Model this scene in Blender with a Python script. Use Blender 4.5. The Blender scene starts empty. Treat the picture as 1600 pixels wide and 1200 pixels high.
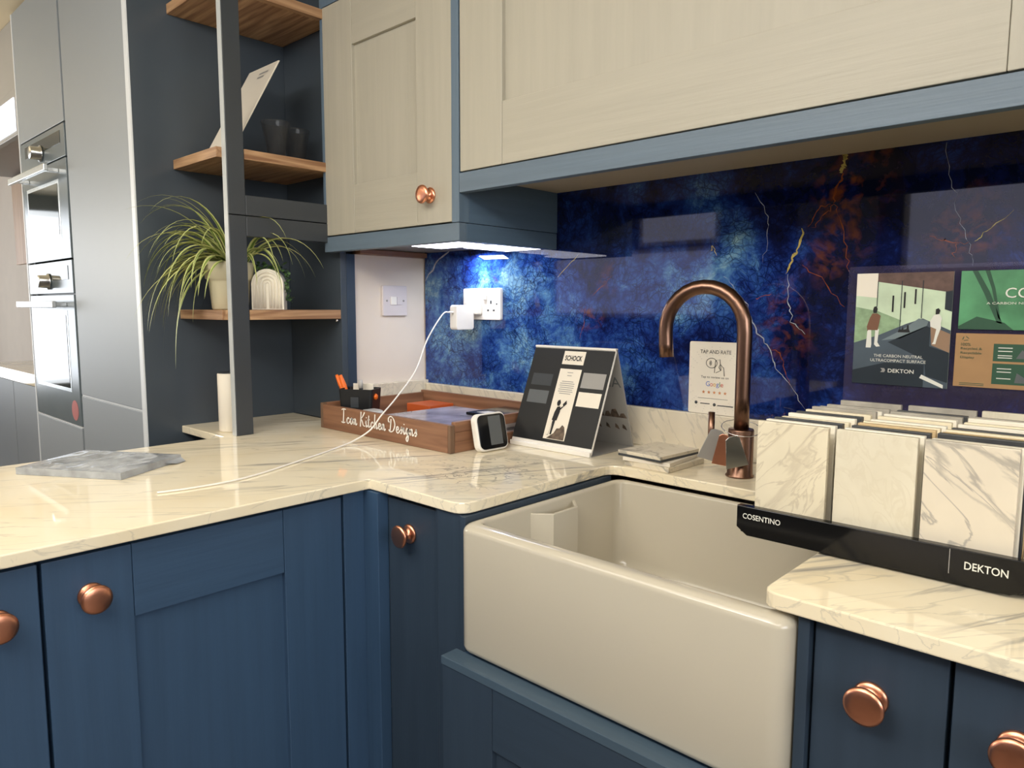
import bpy, bmesh, math, random
from mathutils import Vector, Matrix
random.seed(7)
C = bpy.context.scene.collection
PI = math.pi

# ------------------------------------------------------------------ materials
def lin(c):
    def f(v):
        v /= 255.0
        return v / 12.92 if v <= 0.04045 else ((v + 0.055) / 1.055) ** 2.4
    return (f(c[0]), f(c[1]), f(c[2]), 1.0)

def mat(name, rgb, rough=0.5, metal=0.0, spec=0.5, coat=0.0, emit=None, es=0.0, trans=0.0, ior=1.45, bump=0.0, bscale=200.0, vary=0.0, vscale=8.0, bmap=None):
    m = bpy.data.materials.new(name); m.use_nodes = True
    nt = m.node_tree; b = nt.nodes['Principled BSDF']
    col = lin(rgb)
    b.inputs['Base Color'].default_value = col
    b.inputs['Roughness'].default_value = rough
    b.inputs['Metallic'].default_value = metal
    b.inputs['Specular IOR Level'].default_value = spec
    b.inputs['Coat Weight'].default_value = coat
    b.inputs['Coat Roughness'].default_value = 0.08
    b.inputs['Transmission Weight'].default_value = trans
    b.inputs['IOR'].default_value = ior
    if emit:
        b.inputs['Emission Color'].default_value = lin(emit); b.inputs['Emission Strength'].default_value = es
    tc = nt.nodes.new('ShaderNodeTexCoord')
    mp = nt.nodes.new('ShaderNodeMapping')
    nt.links.new(tc.outputs['Object'], mp.inputs['Vector'])
    if bmap: mp.inputs['Scale'].default_value = bmap
    n = nt.nodes.new('ShaderNodeTexNoise')
    nt.links.new(mp.outputs['Vector'], n.inputs['Vector'])
    if bump > 0:
        n.inputs['Scale'].default_value = bscale; n.inputs['Detail'].default_value = 4
        bp = nt.nodes.new('ShaderNodeBump'); bp.inputs['Strength'].default_value = bump; bp.inputs['Distance'].default_value = 0.001
        nt.links.new(n.outputs['Fac'], bp.inputs['Height']); nt.links.new(bp.outputs['Normal'], b.inputs['Normal'])
    if vary > 0:
        n2 = nt.nodes.new('ShaderNodeTexNoise'); n2.inputs['Scale'].default_value = vscale; n2.inputs['Detail'].default_value = 5
        nt.links.new(mp.outputs['Vector'], n2.inputs['Vector'])
        r = nt.nodes.new('ShaderNodeValToRGB')
        r.color_ramp.elements[0].position = 0.3; r.color_ramp.elements[1].position = 0.7
        r.color_ramp.elements[0].color = (col[0]*(1-vary), col[1]*(1-vary), col[2]*(1-vary), 1)
        r.color_ramp.elements[1].color = (min(1, col[0]*(1+vary)), min(1, col[1]*(1+vary)), min(1, col[2]*(1+vary)), 1)
        nt.links.new(n2.outputs['Fac'], r.inputs['Fac']); nt.links.new(r.outputs['Color'], b.inputs['Base Color'])
    return m

def painted(name, rgb, axis, rough=0.42, strength=0.28):
    """painted oak: fine grain running along the given axis"""
    s = [1, 1, 1]; s['xyz'.index(axis)] = 0.05
    return mat(name, rgb, rough, bump=strength, bscale=170, vary=(0.04 if rgb[0] > 150 else 0.07), vscale=60, bmap=tuple(s))

def wood(name, c0, c1, axis, scale=18, rough=0.5):
    m = bpy.data.materials.new(name); m.use_nodes = True
    nt = m.node_tree; b = nt.nodes['Principled BSDF']; b.inputs['Roughness'].default_value = rough
    tc = nt.nodes.new('ShaderNodeTexCoord'); mp = nt.nodes.new('ShaderNodeMapping')
    s = [1, 1, 1]; s['xyz'.index(axis)] = 0.06; mp.inputs['Scale'].default_value = s
    nt.links.new(tc.outputs['Object'], mp.inputs['Vector'])
    n = nt.nodes.new('ShaderNodeTexNoise'); n.inputs['Scale'].default_value = scale*5; n.inputs['Detail'].default_value = 8; n.inputs['Distortion'].default_value = 0.6
    nt.links.new(mp.outputs['Vector'], n.inputs['Vector'])
    r = nt.nodes.new('ShaderNodeValToRGB')
    r.color_ramp.elements[0].position = 0.34; r.color_ramp.elements[1].position = 0.68
    r.color_ramp.elements[0].color = lin(c0); r.color_ramp.elements[1].color = lin(c1)
    nt.links.new(n.outputs['Fac'], r.inputs['Fac']); nt.links.new(r.outputs['Color'], b.inputs['Base Color'])
    bp = nt.nodes.new('ShaderNodeBump'); bp.inputs['Strength'].default_value = 0.2; bp.inputs['Distance'].default_value = 0.001
    nt.links.new(n.outputs['Fac'], bp.inputs['Height']); nt.links.new(bp.outputs['Normal'], b.inputs['Normal'])
    return m

def marble(name, base, vein, rot=0.0, stretch=(1, 0.22, 1), scale=4.0, width=0.03, amount=0.8, rough=0.06, second=0.35, tint=None, patch=None, coat=0.0, loc=(0, 0, 0), roty=0.0):
    m = bpy.data.materials.new(name); m.use_nodes = True
    nt = m.node_tree; N = nt.nodes; L = nt.links; b = N['Principled BSDF']
    b.inputs['Roughness'].default_value = rough; b.inputs['Coat Weight'].default_value = coat
    tc = N.new('ShaderNodeTexCoord')
    def veins(rotz, st, sc, w, det=7, dist=0.7, off=(0, 0, 0)):
        r0 = N.new('ShaderNodeMapping'); r0.inputs['Rotation'].default_value = (0, roty, rotz); r0.inputs['Location'].default_value = off
        L.new(tc.outputs['Object'], r0.inputs['Vector'])
        s0 = N.new('ShaderNodeMapping'); s0.inputs['Scale'].default_value = st
        L.new(r0.outputs['Vector'], s0.inputs['Vector'])
        n = N.new('ShaderNodeTexNoise'); n.inputs['Scale'].default_value = sc; n.inputs['Detail'].default_value = det; n.inputs['Distortion'].default_value = dist
        L.new(s0.outputs['Vector'], n.inputs['Vector'])
        a = N.new('ShaderNodeMath'); a.operation = 'SUBTRACT'; a.inputs[1].default_value = 0.5; L.new(n.outputs['Fac'], a.inputs[0])
        a2 = N.new('ShaderNodeMath'); a2.operation = 'ABSOLUTE'; L.new(a.outputs[0], a2.inputs[0])
        q = N.new('ShaderNodeMapRange'); q.inputs['From Min'].default_value = 0.0; q.inputs['From Max'].default_value = w
        q.inputs['To Min'].default_value = 1.0; q.inputs['To Max'].default_value = 0.0; q.interpolation_type = 'SMOOTHSTEP'
        L.new(a2.outputs[0], q.inputs['Value'])
        return q.outputs['Result']
    v1 = veins(rot, stretch, scale, width, off=loc)
    v2 = veins(rot+0.25, stretch, scale*2.6, width*0.9, dist=1.2, off=(3.1+loc[0], 1.7, .6))
    mask = N.new('ShaderNodeTexNoise'); mask.inputs['Scale'].default_value = 3.2; mask.inputs['Detail'].default_value = 2
    L.new(tc.outputs['Object'], mask.inputs['Vector'])
    mk = N.new('ShaderNodeMapRange'); mk.inputs['From Min'].default_value = 0.40; mk.inputs['From Max'].default_value = 0.62; L.new(mask.outputs['Fac'], mk.inputs['Value'])
    m1 = N.new('ShaderNodeMath'); m1.operation = 'MULTIPLY'; L.new(v1, m1.inputs[0]); L.new(mk.outputs['Result'], m1.inputs[1])
    m1b = N.new('ShaderNodeMath'); m1b.operation = 'MULTIPLY'; m1b.inputs[1].default_value = amount; L.new(m1.outputs[0], m1b.inputs[0])
    m2 = N.new('ShaderNodeMath'); m2.operation = 'MULTIPLY'; m2.inputs[1].default_value = second; L.new(v2, m2.inputs[0])
    mx = N.new('ShaderNodeMath'); mx.operation = 'MAXIMUM'; L.new(m1b.outputs[0], mx.inputs[0]); L.new(m2.outputs[0], mx.inputs[1])
    fac = mx.outputs[0]
    if patch:   # a cluster of breccia veins
        v3 = veins(0.9, (1, .55, 1), 24, 0.035, dist=1.6)
        d = N.new('ShaderNodeVectorMath'); d.operation = 'DISTANCE'; d.inputs[1].default_value = patch[0]; L.new(tc.outputs['Object'], d.inputs[0])
        dr = N.new('ShaderNodeMapRange'); dr.inputs['From Min'].default_value = patch[1]*0.35; dr.inputs['From Max'].default_value = patch[1]
        dr.inputs['To Min'].default_value = 0.8; dr.inputs['To Max'].default_value = 0; L.new(d.outputs['Value'], dr.inputs['Value'])
        m3 = N.new('ShaderNodeMath'); m3.operation = 'MULTIPLY'; L.new(v3, m3.inputs[0]); L.new(dr.outputs['Result'], m3.inputs[1])
        mx2 = N.new('ShaderNodeMath'); mx2.operation = 'MAXIMUM'; L.new(fac, mx2.inputs[0]); L.new(m3.outputs[0], mx2.inputs[1]); fac = mx2.outputs[0]
    cl = N.new('ShaderNodeTexNoise'); cl.inputs['Scale'].default_value = 7; cl.inputs['Detail'].default_value = 5; L.new(tc.outputs['Object'], cl.inputs['Vector'])
    cr = N.new('ShaderNodeValToRGB'); cr.color_ramp.elements[0].position = .3; cr.color_ramp.elements[1].position = .6
    t = tint or tuple(int(v*0.93) for v in base)
    cr.color_ramp.elements[0].color = lin(t); cr.color_ramp.elements[1].color = lin(base); L.new(cl.outputs['Fac'], cr.inputs['Fac'])
    mix = N.new('ShaderNodeMixRGB'); L.new(fac, mix.inputs['Fac']); L.new(cr.outputs['Color'], mix.inputs['Color1']); mix.inputs['Color2'].default_value = lin(vein)
    L.new(mix.outputs['Color'], b.inputs['Base Color'])
    return m

def splash_material():
    m = bpy.data.materials.new('blue_agate_glass'); m.use_nodes = True
    nt = m.node_tree; N = nt.nodes; L = nt.links; b = N['Principled BSDF']
    b.inputs['Roughness'].default_value = 0.03; b.inputs['Specular IOR Level'].default_value = 0.5
    tc = N.new('ShaderNodeTexCoord')
    geo = N.new('ShaderNodeNewGeometry')
    P = geo.outputs['Position']
    warp = N.new('ShaderNodeTexNoise'); warp.inputs['Scale'].default_value = 9; warp.inputs['Detail'].default_value = 4; L.new(P, warp.inputs['Vector'])
    wv = N.new('ShaderNodeVectorMath'); wv.operation = 'SCALE'; wv.inputs['Scale'].default_value = 0.085; L.new(warp.outputs['Color'], wv.inputs[0])
    wp = N.new('ShaderNodeVectorMath'); wp.operation = 'ADD'; L.new(P, wp.inputs[0]); L.new(wv.outputs[0], wp.inputs[1])
    W = wp.outputs[0]
    n = N.new('ShaderNodeTexNoise'); n.inputs['Scale'].default_value = 6.5; n.inputs['Detail'].default_value = 9; n.inputs['Roughness'].default_value = 0.66; L.new(W, n.inputs['Vector'])
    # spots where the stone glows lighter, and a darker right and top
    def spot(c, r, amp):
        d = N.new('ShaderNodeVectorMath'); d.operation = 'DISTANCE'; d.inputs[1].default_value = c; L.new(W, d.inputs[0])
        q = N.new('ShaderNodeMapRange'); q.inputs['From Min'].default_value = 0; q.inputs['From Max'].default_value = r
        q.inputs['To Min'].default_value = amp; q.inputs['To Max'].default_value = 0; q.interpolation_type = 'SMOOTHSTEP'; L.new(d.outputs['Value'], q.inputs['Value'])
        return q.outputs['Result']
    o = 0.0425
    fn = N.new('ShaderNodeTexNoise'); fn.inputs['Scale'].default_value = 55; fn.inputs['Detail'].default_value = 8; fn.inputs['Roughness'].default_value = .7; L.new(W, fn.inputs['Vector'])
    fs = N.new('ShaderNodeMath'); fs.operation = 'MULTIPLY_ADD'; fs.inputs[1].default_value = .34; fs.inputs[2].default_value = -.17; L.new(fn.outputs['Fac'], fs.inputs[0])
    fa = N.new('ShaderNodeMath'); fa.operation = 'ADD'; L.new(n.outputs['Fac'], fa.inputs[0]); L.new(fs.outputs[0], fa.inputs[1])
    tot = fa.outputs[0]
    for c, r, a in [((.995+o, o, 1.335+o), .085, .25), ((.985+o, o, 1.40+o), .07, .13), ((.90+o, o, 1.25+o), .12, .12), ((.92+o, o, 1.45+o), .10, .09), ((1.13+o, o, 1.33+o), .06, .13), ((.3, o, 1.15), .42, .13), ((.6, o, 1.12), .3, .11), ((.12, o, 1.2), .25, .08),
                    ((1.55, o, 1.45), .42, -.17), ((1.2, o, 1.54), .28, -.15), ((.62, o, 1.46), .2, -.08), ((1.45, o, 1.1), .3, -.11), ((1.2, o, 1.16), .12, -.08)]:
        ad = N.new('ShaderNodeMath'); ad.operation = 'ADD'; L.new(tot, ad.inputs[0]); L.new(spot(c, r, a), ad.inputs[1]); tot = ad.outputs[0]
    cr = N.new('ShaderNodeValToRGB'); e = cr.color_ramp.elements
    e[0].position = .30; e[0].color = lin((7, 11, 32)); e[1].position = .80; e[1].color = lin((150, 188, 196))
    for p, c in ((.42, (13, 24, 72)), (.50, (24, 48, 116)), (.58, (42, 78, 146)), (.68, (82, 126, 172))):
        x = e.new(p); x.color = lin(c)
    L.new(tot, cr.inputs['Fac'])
    # crackle
    def crackle(sc, w):
        v = N.new('ShaderNodeTexVoronoi'); v.feature = 'DISTANCE_TO_EDGE'; v.inputs['Scale'].default_value = sc; L.new(W, v.inputs['Vector'])
        q = N.new('ShaderNodeMapRange'); q.inputs['From Min'].default_value = 0; q.inputs['From Max'].default_value = w; q.inputs['To Min'].default_value = 1; q.inputs['To Max'].default_value = 0
        L.new(v.outputs['Distance'], q.inputs['Value']); return q.outputs['Result']
    c1 = crackle(34, .05); c2 = crackle(85, .10)
    mx = N.new('ShaderNodeMath'); mx.operation = 'MAXIMUM'; L.new(c1, mx.inputs[0])
    h = N.new('ShaderNodeMath'); h.operation = 'MULTIPLY'; h.inputs[1].default_value = .8; L.new(c2, h.inputs[0]); L.new(h.outputs[0], mx.inputs[1])
    pm = N.new('ShaderNodeTexNoise'); pm.inputs['Scale'].default_value = 11; pm.inputs['Detail'].default_value = 3; L.new(P, pm.inputs['Vector'])
    pq = N.new('ShaderNodeMapRange'); pq.inputs['From Min'].default_value = .30; pq.inputs['From Max'].default_value = .56; pq.inputs['To Max'].default_value = .92; L.new(pm.outputs['Fac'], pq.inputs['Value'])
    mm = N.new('ShaderNodeMath'); mm.operation = 'MULTIPLY'; L.new(mx.outputs[0], mm.inputs[0]); L.new(pq.outputs['Result'], mm.inputs[1])
    mixd = N.new('ShaderNodeMixRGB'); mixd.inputs['Color2'].default_value = lin((5, 12, 48)); L.new(mm.outputs[0], mixd.inputs['Fac']); L.new(cr.outputs['Color'], mixd.inputs['Color1'])
    # rust stains round the veins
    rt = None
    for c, r, a in [((1.21, o, 1.44), .10, 1), ((1.20, o, 1.37), .08, .9), ((.615, o, 1.19), .055, 1), ((1.40, o, 1.35), .09, .9), ((1.10, o, 1.16), .09, .8), ((1.17, o, 1.31), .06, .9), ((1.09, o, 1.24), .06, .7), ((.67, o, 1.29), .05, .6), ((1.24, o, 1.52), .08, .7), ((.31, o, 1.30), .05, .5)]:
        s = spot((c[0]+o, c[1], c[2]+o), r, a)
        if rt is None: rt = s
        else:
            ad = N.new('ShaderNodeMath'); ad.operation = 'MAXIMUM'; L.new(rt, ad.inputs[0]); L.new(s, ad.inputs[1]); rt = ad.outputs[0]
    rn = N.new('ShaderNodeTexNoise'); rn.inputs['Scale'].default_value = 42; rn.inputs['Detail'].default_value = 6; L.new(W, rn.inputs['Vector'])
    rq = N.new('ShaderNodeMapRange'); rq.inputs['From Min'].default_value = .47; rq.inputs['From Max'].default_value = .66; L.new(rn.outputs['Fac'], rq.inputs['Value'])
    rm = N.new('ShaderNodeMath'); rm.operation = 'MULTIPLY'; L.new(rt, rm.inputs[0]); L.new(rq.outputs['Result'], rm.inputs[1])
    mixr = N.new('ShaderNodeMixRGB'); mixr.inputs['Color2'].default_value = lin((112, 58, 30)); L.new(rm.outputs[0], mixr.inputs['Fac']); L.new(mixd.outputs['Color'], mixr.inputs['Color1'])
    L.new(mixr.outputs['Color'], b.inputs['Base Color'])
    return m

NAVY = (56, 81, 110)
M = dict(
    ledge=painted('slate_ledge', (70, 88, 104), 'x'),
    navy_shaded_z=painted('navy_oak_shaded_upright', (50, 64, 80), 'z'), navy_shaded_x=painted('navy_oak_shaded_rail', (50, 64, 80), 'x'),  # shaded copy of the navy paint, weaker light put into the colour
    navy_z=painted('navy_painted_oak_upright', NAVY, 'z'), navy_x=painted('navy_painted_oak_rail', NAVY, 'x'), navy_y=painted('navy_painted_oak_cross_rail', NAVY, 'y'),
    navy_lo=painted('navy_cabinet_frame', (46, 66, 90), 'z'),
    steel_x=painted('slate_blue_rail', (96, 112, 126), 'x', strength=.4), steel_z=painted('slate_blue_upright', (92, 110, 126), 'z', strength=.4), steel_y=painted('slate_blue_side', (84, 104, 122), 'y', strength=.4),
    beige_z=painted('stone_painted_oak_upright', (170, 165, 150), 'z', strength=.5), beige_x=painted('stone_painted_oak_rail', (170, 165, 150), 'x', strength=.5),
    black_panel=mat('charcoal_navy_laminate', (66, 74, 82), .25, vary=.1, vscale=3),
    post_face=mat('charcoal_post', (58, 62, 66), .35, vary=.05), post_edge=mat('pale_grey_edge', (182, 186, 186), .35, vary=.04),
    tall=mat('glare_greyed_door', (142, 148, 152), .45, spec=.5, vary=.03, vscale=2), dark_gap=mat('shadow_gap', (30, 36, 42), .6, vary=.05),  # tall: flare and reflected glare put into a lighter door grey
    edge_white=mat('white_door_edge', (214, 218, 220), .4, vary=.03),  # white strips on the tall unit edges and door seams
    cream_under=mat('cream_underside', (172, 160, 138), .5, vary=.03), dim_under=mat('dim_underside_board', (92, 88, 86), .5, vary=.02),
    worktop=marble('polished_cream_marble', (244, 234, 208), (146, 144, 140), rot=.42, stretch=(1, .10, 1), scale=6.0, width=.018, amount=.85, second=.27, rough=.04, tint=(240, 226, 194), patch=((.40, -.06, .019), .2)),
    upstand=marble('marble_upstand_stone', (226, 216, 194), (150, 146, 138), rot=.5, roty=.7, stretch=(1, 1, .3), scale=7, width=.03, amount=.8, second=.3, rough=.15),
    splash=splash_material(), rust=mat('rust_vein', (138, 70, 34), .1, vary=.4, vscale=60), gold=mat('gold_vein', (190, 172, 96), .1, vary=.3, vscale=60), pale=mat('pale_vein', (170, 176, 186), .1, vary=.3, vscale=80),
    wall=mat('white_wall_paint', (226, 214, 200), .7, bump=.1, vary=.02), room=mat('room_wall_paint', (96, 92, 96), .8, vary=.03), ceiling=mat('ceiling_paint', (228, 212, 180), .8, vary=.02), floor=mat('grey_floor_tile', (112, 104, 96), .4, vary=.1),
    ceramic=mat('cream_fireclay', (196, 189, 172), .13, coat=.4, vary=.015, vscale=3),
    copper=mat('brushed_copper', (236, 164, 132), .3, metal=1, bump=.06, bscale=300, vary=.06, vscale=30), copper_dark=mat('aged_copper', (150, 96, 76), .3, metal=1, vary=.15, vscale=40),
    bronze=mat('brushed_bronze', (134, 104, 88), .3, metal=1, bump=.05, bscale=300, vary=.06, vscale=30), chrome=mat('polished_chrome', (236, 236, 236), .18, metal=1, vary=.02),
    oak_x=wood('oak_shelf_x', (134, 96, 66), (196, 158, 118), 'x', 14), oak_y=wood('oak_shelf_y', (134, 96, 66), (196, 158, 118), 'y', 14),
    tray=wood('walnut_brown_tray_wood', (112, 76, 54), (154, 112, 84), 'x', 9), tray_y=wood('walnut_brown_tray_end', (112, 76, 54), (150, 108, 80), 'y', 9), tray_joint=mat('tray_corner_joint', (112, 86, 66), .6, vary=.1),
    white=mat('white_plastic', (240, 236, 228), .3, vary=.01), white2=mat('switch_plate_white', (216, 208, 208), .3, vary=.01), offwhite=mat('offwhite_card', (232, 224, 208), .5, vary=.02), black=mat('gloss_black', (14, 15, 17), .12, vary=.05), matt_black=mat('matt_black_plastic', (26, 28, 30), .4, vary=.05),
    orange=mat('orange_plastic', (236, 112, 34), .4, vary=.05), terracotta=mat('orange_card', (196, 92, 44), .5, vary=.05), greyp=mat('pale_grey_plastic', (176, 174, 170), .4, vary=.03), darkgrey=mat('dark_grey_print', (58, 62, 66), .4, vary=.04), midgrey=mat('mid_grey_print', (92, 96, 98), .4, vary=.04), silvergrey=mat('silver_grey_print', (152, 150, 146), .4, vary=.04),
    leaf=mat('spider_leaf_green', (112, 138, 62), .45, vary=.2, vscale=20), leaf_pale=mat('spider_leaf_cream', (204, 206, 138), .45, vary=.1, vscale=20), leaf_dark=mat('trailing_leaf_green', (74, 104, 62), .5, vary=.3, vscale=40),
    pot=mat('cream_glazed_pot', (214, 206, 176), .4, vary=.04), pot_white=mat('white_ribbed_ceramic', (236, 230, 214), .5, vary=.03), soil=mat('potting_soil', (52, 40, 30), .9, bump=.6, bscale=120, vary=.3),
    oven=mat('oven_grey_glass', (110, 120, 124), .2, spec=.5, vary=.03), oven_win=mat('oven_window_glass', (58, 64, 62), .05, spec=.5, vary=.1), steelm=mat('brushed_steel', (206, 208, 206), .25, metal=1, vary=.03),
    daylight=mat('daylight_pane', (240, 246, 255), .4, emit=(235, 242, 255), es=1.5, vary=.01), daylight2=mat('overcast_pane', (200, 200, 225), .4, emit=(196, 198, 226), es=2.0, vary=.01), led=mat('led_panel', (255, 255, 255), .4, emit=(240, 240, 255), es=5.0, vary=.01), lamp=mat('ceiling_lamp_diffuser', (255, 250, 240), .4, emit=(255, 244, 224), es=6.0, vary=.01),
    green_wall=mat('green_glass_panel', (92, 120, 84), .2, vary=.2), wood_far=wood('pale_wood_front', (176, 140, 106), (206, 172, 136), 'z', 8), red=mat('red_sticker', (178, 92, 82), .5, vary=.05),
    paper=mat('printed_page', (226, 222, 220), .3, vary=.03), page_blue=mat('magazine_cover', (150, 146, 164), .15, vary=.45, vscale=12), page_dark=mat('dark_magazine_cover', (70, 62, 66), .15, vary=.4, vscale=14),
    ink=mat('black_ink', (24, 24, 26), .5, vary=.02), gold_star=mat('star_orange', (206, 138, 92), .5, vary=.02), gblue=mat('blue_letter', (70, 110, 190), .5, vary=.02), gred=mat('red_letter', (200, 80, 64), .5, vary=.02), ggreen=mat('green_letter', (80, 150, 90), .5, vary=.02), gyel=mat('yellow_letter', (220, 170, 60), .5, vary=.02),
    kraft=mat('kraft_board', (166, 130, 90), .7, vary=.05, vscale=30), dgreen=mat('dark_green_print', (46, 82, 62), .6, vary=.1), mgreen=mat('meadow_green_print', (84, 144, 102), .4, vary=.3, vscale=18), sky=mat('pale_valley_print', (196, 214, 184), .4, vary=.12, vscale=25), foliage=mat('foliage_print', (140, 166, 130), .4, vary=.25, vscale=60), slate=mat('slate_print', (72, 84, 94), .4, vary=.15, vscale=14), slate_d=mat('dark_slate_print', (34, 44, 52), .4, vary=.15, vscale=14), slate_l=mat('light_slate_print', (112, 126, 130), .4, vary=.12, vscale=14), brown_p=mat('timber_print', (96, 74, 66), .4, vary=.3, vscale=60), tan_p=mat('tan_print', (150, 122, 98), .4, vary=.1), skin_p=mat('skin_print', (120, 84, 64), .4, vary=.05), white_p=mat('white_print', (222, 222, 212), .4, vary=.03),
    rocks=mat('rock_print', (92, 78, 66), .4, vary=.6, vscale=90),
    film=mat('clear_wrap', (160, 164, 168), .08, spec=.8, bump=.9, bscale=18, vary=.35, vscale=26),
)
def clear_mat(name, tint, alpha, rough=.03):
    m = bpy.data.materials.new(name); m.use_nodes = True
    nt = m.node_tree; b = nt.nodes['Principled BSDF']
    b.inputs['Base Color'].default_value = lin(tint); b.inputs['Roughness'].default_value = rough; b.inputs['Alpha'].default_value = alpha
    tc = nt.nodes.new('ShaderNodeTexCoord'); n = nt.nodes.new('ShaderNodeTexNoise'); n.inputs['Scale'].default_value = 3
    nt.links.new(tc.outputs['Object'], n.inputs['Vector'])
    q = nt.nodes.new('ShaderNodeMapRange'); q.inputs['To Min'].default_value = alpha*.9; q.inputs['To Max'].default_value = alpha*1.1
    nt.links.new(n.outputs['Fac'], q.inputs['Value']); nt.links.new(q.outputs['Result'], b.inputs['Alpha'])
    return m
M['acrylic'] = clear_mat('clear_acrylic', (96, 88, 120), .16)
M['glass'] = clear_mat('smoked_glass', (62, 64, 66), .3)

# ------------------------------------------------------------------ mesh builder
class MB:
    def __init__(self): self.bm = bmesh.new(); self.M = Matrix.Identity(4)
    def _add(self, tmp, mi, smooth):
        vm = {}
        for v in tmp.verts: vm[v] = self.bm.verts.new(self.M @ v.co)
        for f in tmp.faces:
            try: nf = self.bm.faces.new([vm[v] for v in f.verts])
            except ValueError: continue
            nf.material_index = mi; nf.smooth = smooth
        tmp.free()
    def box(self, a, b, r=0.0, mi=0, seg=2):
        t = bmesh.new(); bmesh.ops.create_cube(t, size=1)
        lo = [min(a[i], b[i]) for i in range(3)]; hi = [max(a[i], b[i]) for i in range(3)]
        for v in t.verts: v.co = Vector([(lo[i]+hi[i])/2 + v.co[i]*(hi[i]-lo[i]) for i in range(3)])
        if r > 0: bmesh.ops.bevel(t, geom=t.edges[:], offset=min(r, min(hi[i]-lo[i] for i in range(3))*.49), segments=seg, profile=.5, affect='EDGES')
        self._add(t, mi, False); return self
    def rbox(self, a, b, axis, r, r2=0.001, mi=0, seg=5):
        """box whose four edges along one axis are strongly rounded"""
        t = bmesh.new(); bmesh.ops.create_cube(t, size=1)
        lo = [min(a[i], b[i]) for i in range(3)]; hi = [max(a[i], b[i]) for i in range(3)]
        for v in t.verts: v.co = Vector([(lo[i]+hi[i])/2 + v.co[i]*(hi[i]-lo[i]) for i in range(3)])
        es = [e for e in t.edges if abs((e.verts[0].co-e.verts[1].co)[axis]) > 1e-6]
        bmesh.ops.bevel(t, geom=es, offset=r, segments=seg, profile=.5, affect='EDGES')
        if r2 > 0:
            es = [e for e in t.edges if len(e.link_faces) == 2 and e.calc_face_angle(0) > .7]
            bmesh.ops.bevel(t, geom=es, offset=r2, segments=2, profile=.5, affect='EDGES')
        self._add(t, mi, False); return self
    def quad(self, pts, mi=0):
        f = self.bm.faces.new([self.bm.verts.new(self.M @ Vector(p)) for p in pts]); f.material_index = mi; return self
    def prism(self, pts2, z0, z1, plane='xy', mi=0, bev=0.0, seg=2):
        """extrude an outline; plane xy -> along z, xz -> along y, yz -> along x"""
        def P(p, h):
            return {'xy': (p[0], p[1], h), 'xz': (p[0], h, p[1]), 'yz': (h, p[0], p[1])}[plane]
        t = bmesh.new()
        a = [t.verts.new(P(p, z0)) for p in pts2]; b = [t.verts.new(P(p, z1)) for p in pts2]
        n = len(pts2); t.faces.new(a[::-1]); t.faces.new(b)
        for i in range(n): t.faces.new([a[i], a[(i+1) % n], b[(i+1) % n], b[i]])
        bmesh.ops.recalc_face_normals(t, faces=t.faces[:])
        if bev > 0:
            es = [e for e in t.edges if len(e.link_faces) == 2 and e.calc_face_angle(0) > .6 and (e.verts[0] in a) == (e.verts[1] in a)]
            bmesh.ops.bevel(t, geom=es, offset=bev, segments=seg, profile=.5, affect='EDGES')
        self._add(t, mi, False); return self
    def lathe(self, prof, c, axis=(0, 0, 1), n=28, mi=0, smooth=True, caps=True):
        ax = Vector(axis).normalized(); u = ax.orthogonal().normalized(); w = ax.cross(u)
        t = bmesh.new(); rings = []
        for r, h in prof:
            rings.append([t.verts.new(Vector(c) + ax*h + (u*math.cos(2*PI*k/n) + w*math.sin(2*PI*k/n))*max(r, 1e-5)) for k in range(n)])
        for i in range(len(rings)-1):
            for k in range(n): t.faces.new([rings[i][k], rings[i][(k+1) % n], rings[i+1][(k+1) % n], rings[i+1][k]])
        if caps:
            t.faces.new(rings[0][::-1]); t.faces.new(rings[-1])
        bmesh.ops.recalc_face_normals(t, faces=t.faces[:])
        self._add(t, mi, smooth); return self
    def tube(self, pts, r, n=12, mi=0, caps=True, sub=0):
        P = [Vector(p) for p in pts]
        for _ in range(sub):
            Q = []
            for i in range(len(P)-1):
                p0 = P[max(i-1, 0)]; p1 = P[i]; p2 = P[i+1]; p3 = P[min(i+2, len(P)-1)]
                Q.append(p1)
                for s in (.25, .5, .75):
                    Q.append(.5*((2*p1) + (p2-p0)*s + (2*p0-5*p1+4*p2-p3)*s*s + (3*p1-p0-3*p2+p3)*s**3))
            Q.append(P[-1]); P = Q
        t = bmesh.new(); rings = []; prev = None
        for i, p in enumerate(P):
            d = (P[min(i+1, len(P)-1)] - P[max(i-1, 0)]).normalized()
            if prev is None: u = d.orthogonal().normalized()
            else:
                u = prev - d*prev.dot(d); u.normalize()
            prev = u; w = d.cross(u)
            rr = r
            if isinstance(r, (list, tuple)):
                q = i*(len(r)-1)/(len(P)-1); q0 = min(int(q), len(r)-2); rr = r[q0] + (r[q0+1]-r[q0])*(q-q0)
            rings.append([t.verts.new(p + (u*math.cos(2*PI*k/n) + w*math.sin(2*PI*k/n))*rr) for k in range(n)])
        for i in range(len(rings)-1):
            for k in range(n): t.faces.new([rings[i][k], rings[i][(k+1) % n], rings[i+1][(k+1) % n], rings[i+1][k]])
        if caps: t.faces.new(rings[0][::-1]); t.faces.new(rings[-1])
        bmesh.ops.recalc_face_normals(t, faces=t.faces[:])
        self._add(t, mi, True); return self

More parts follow.
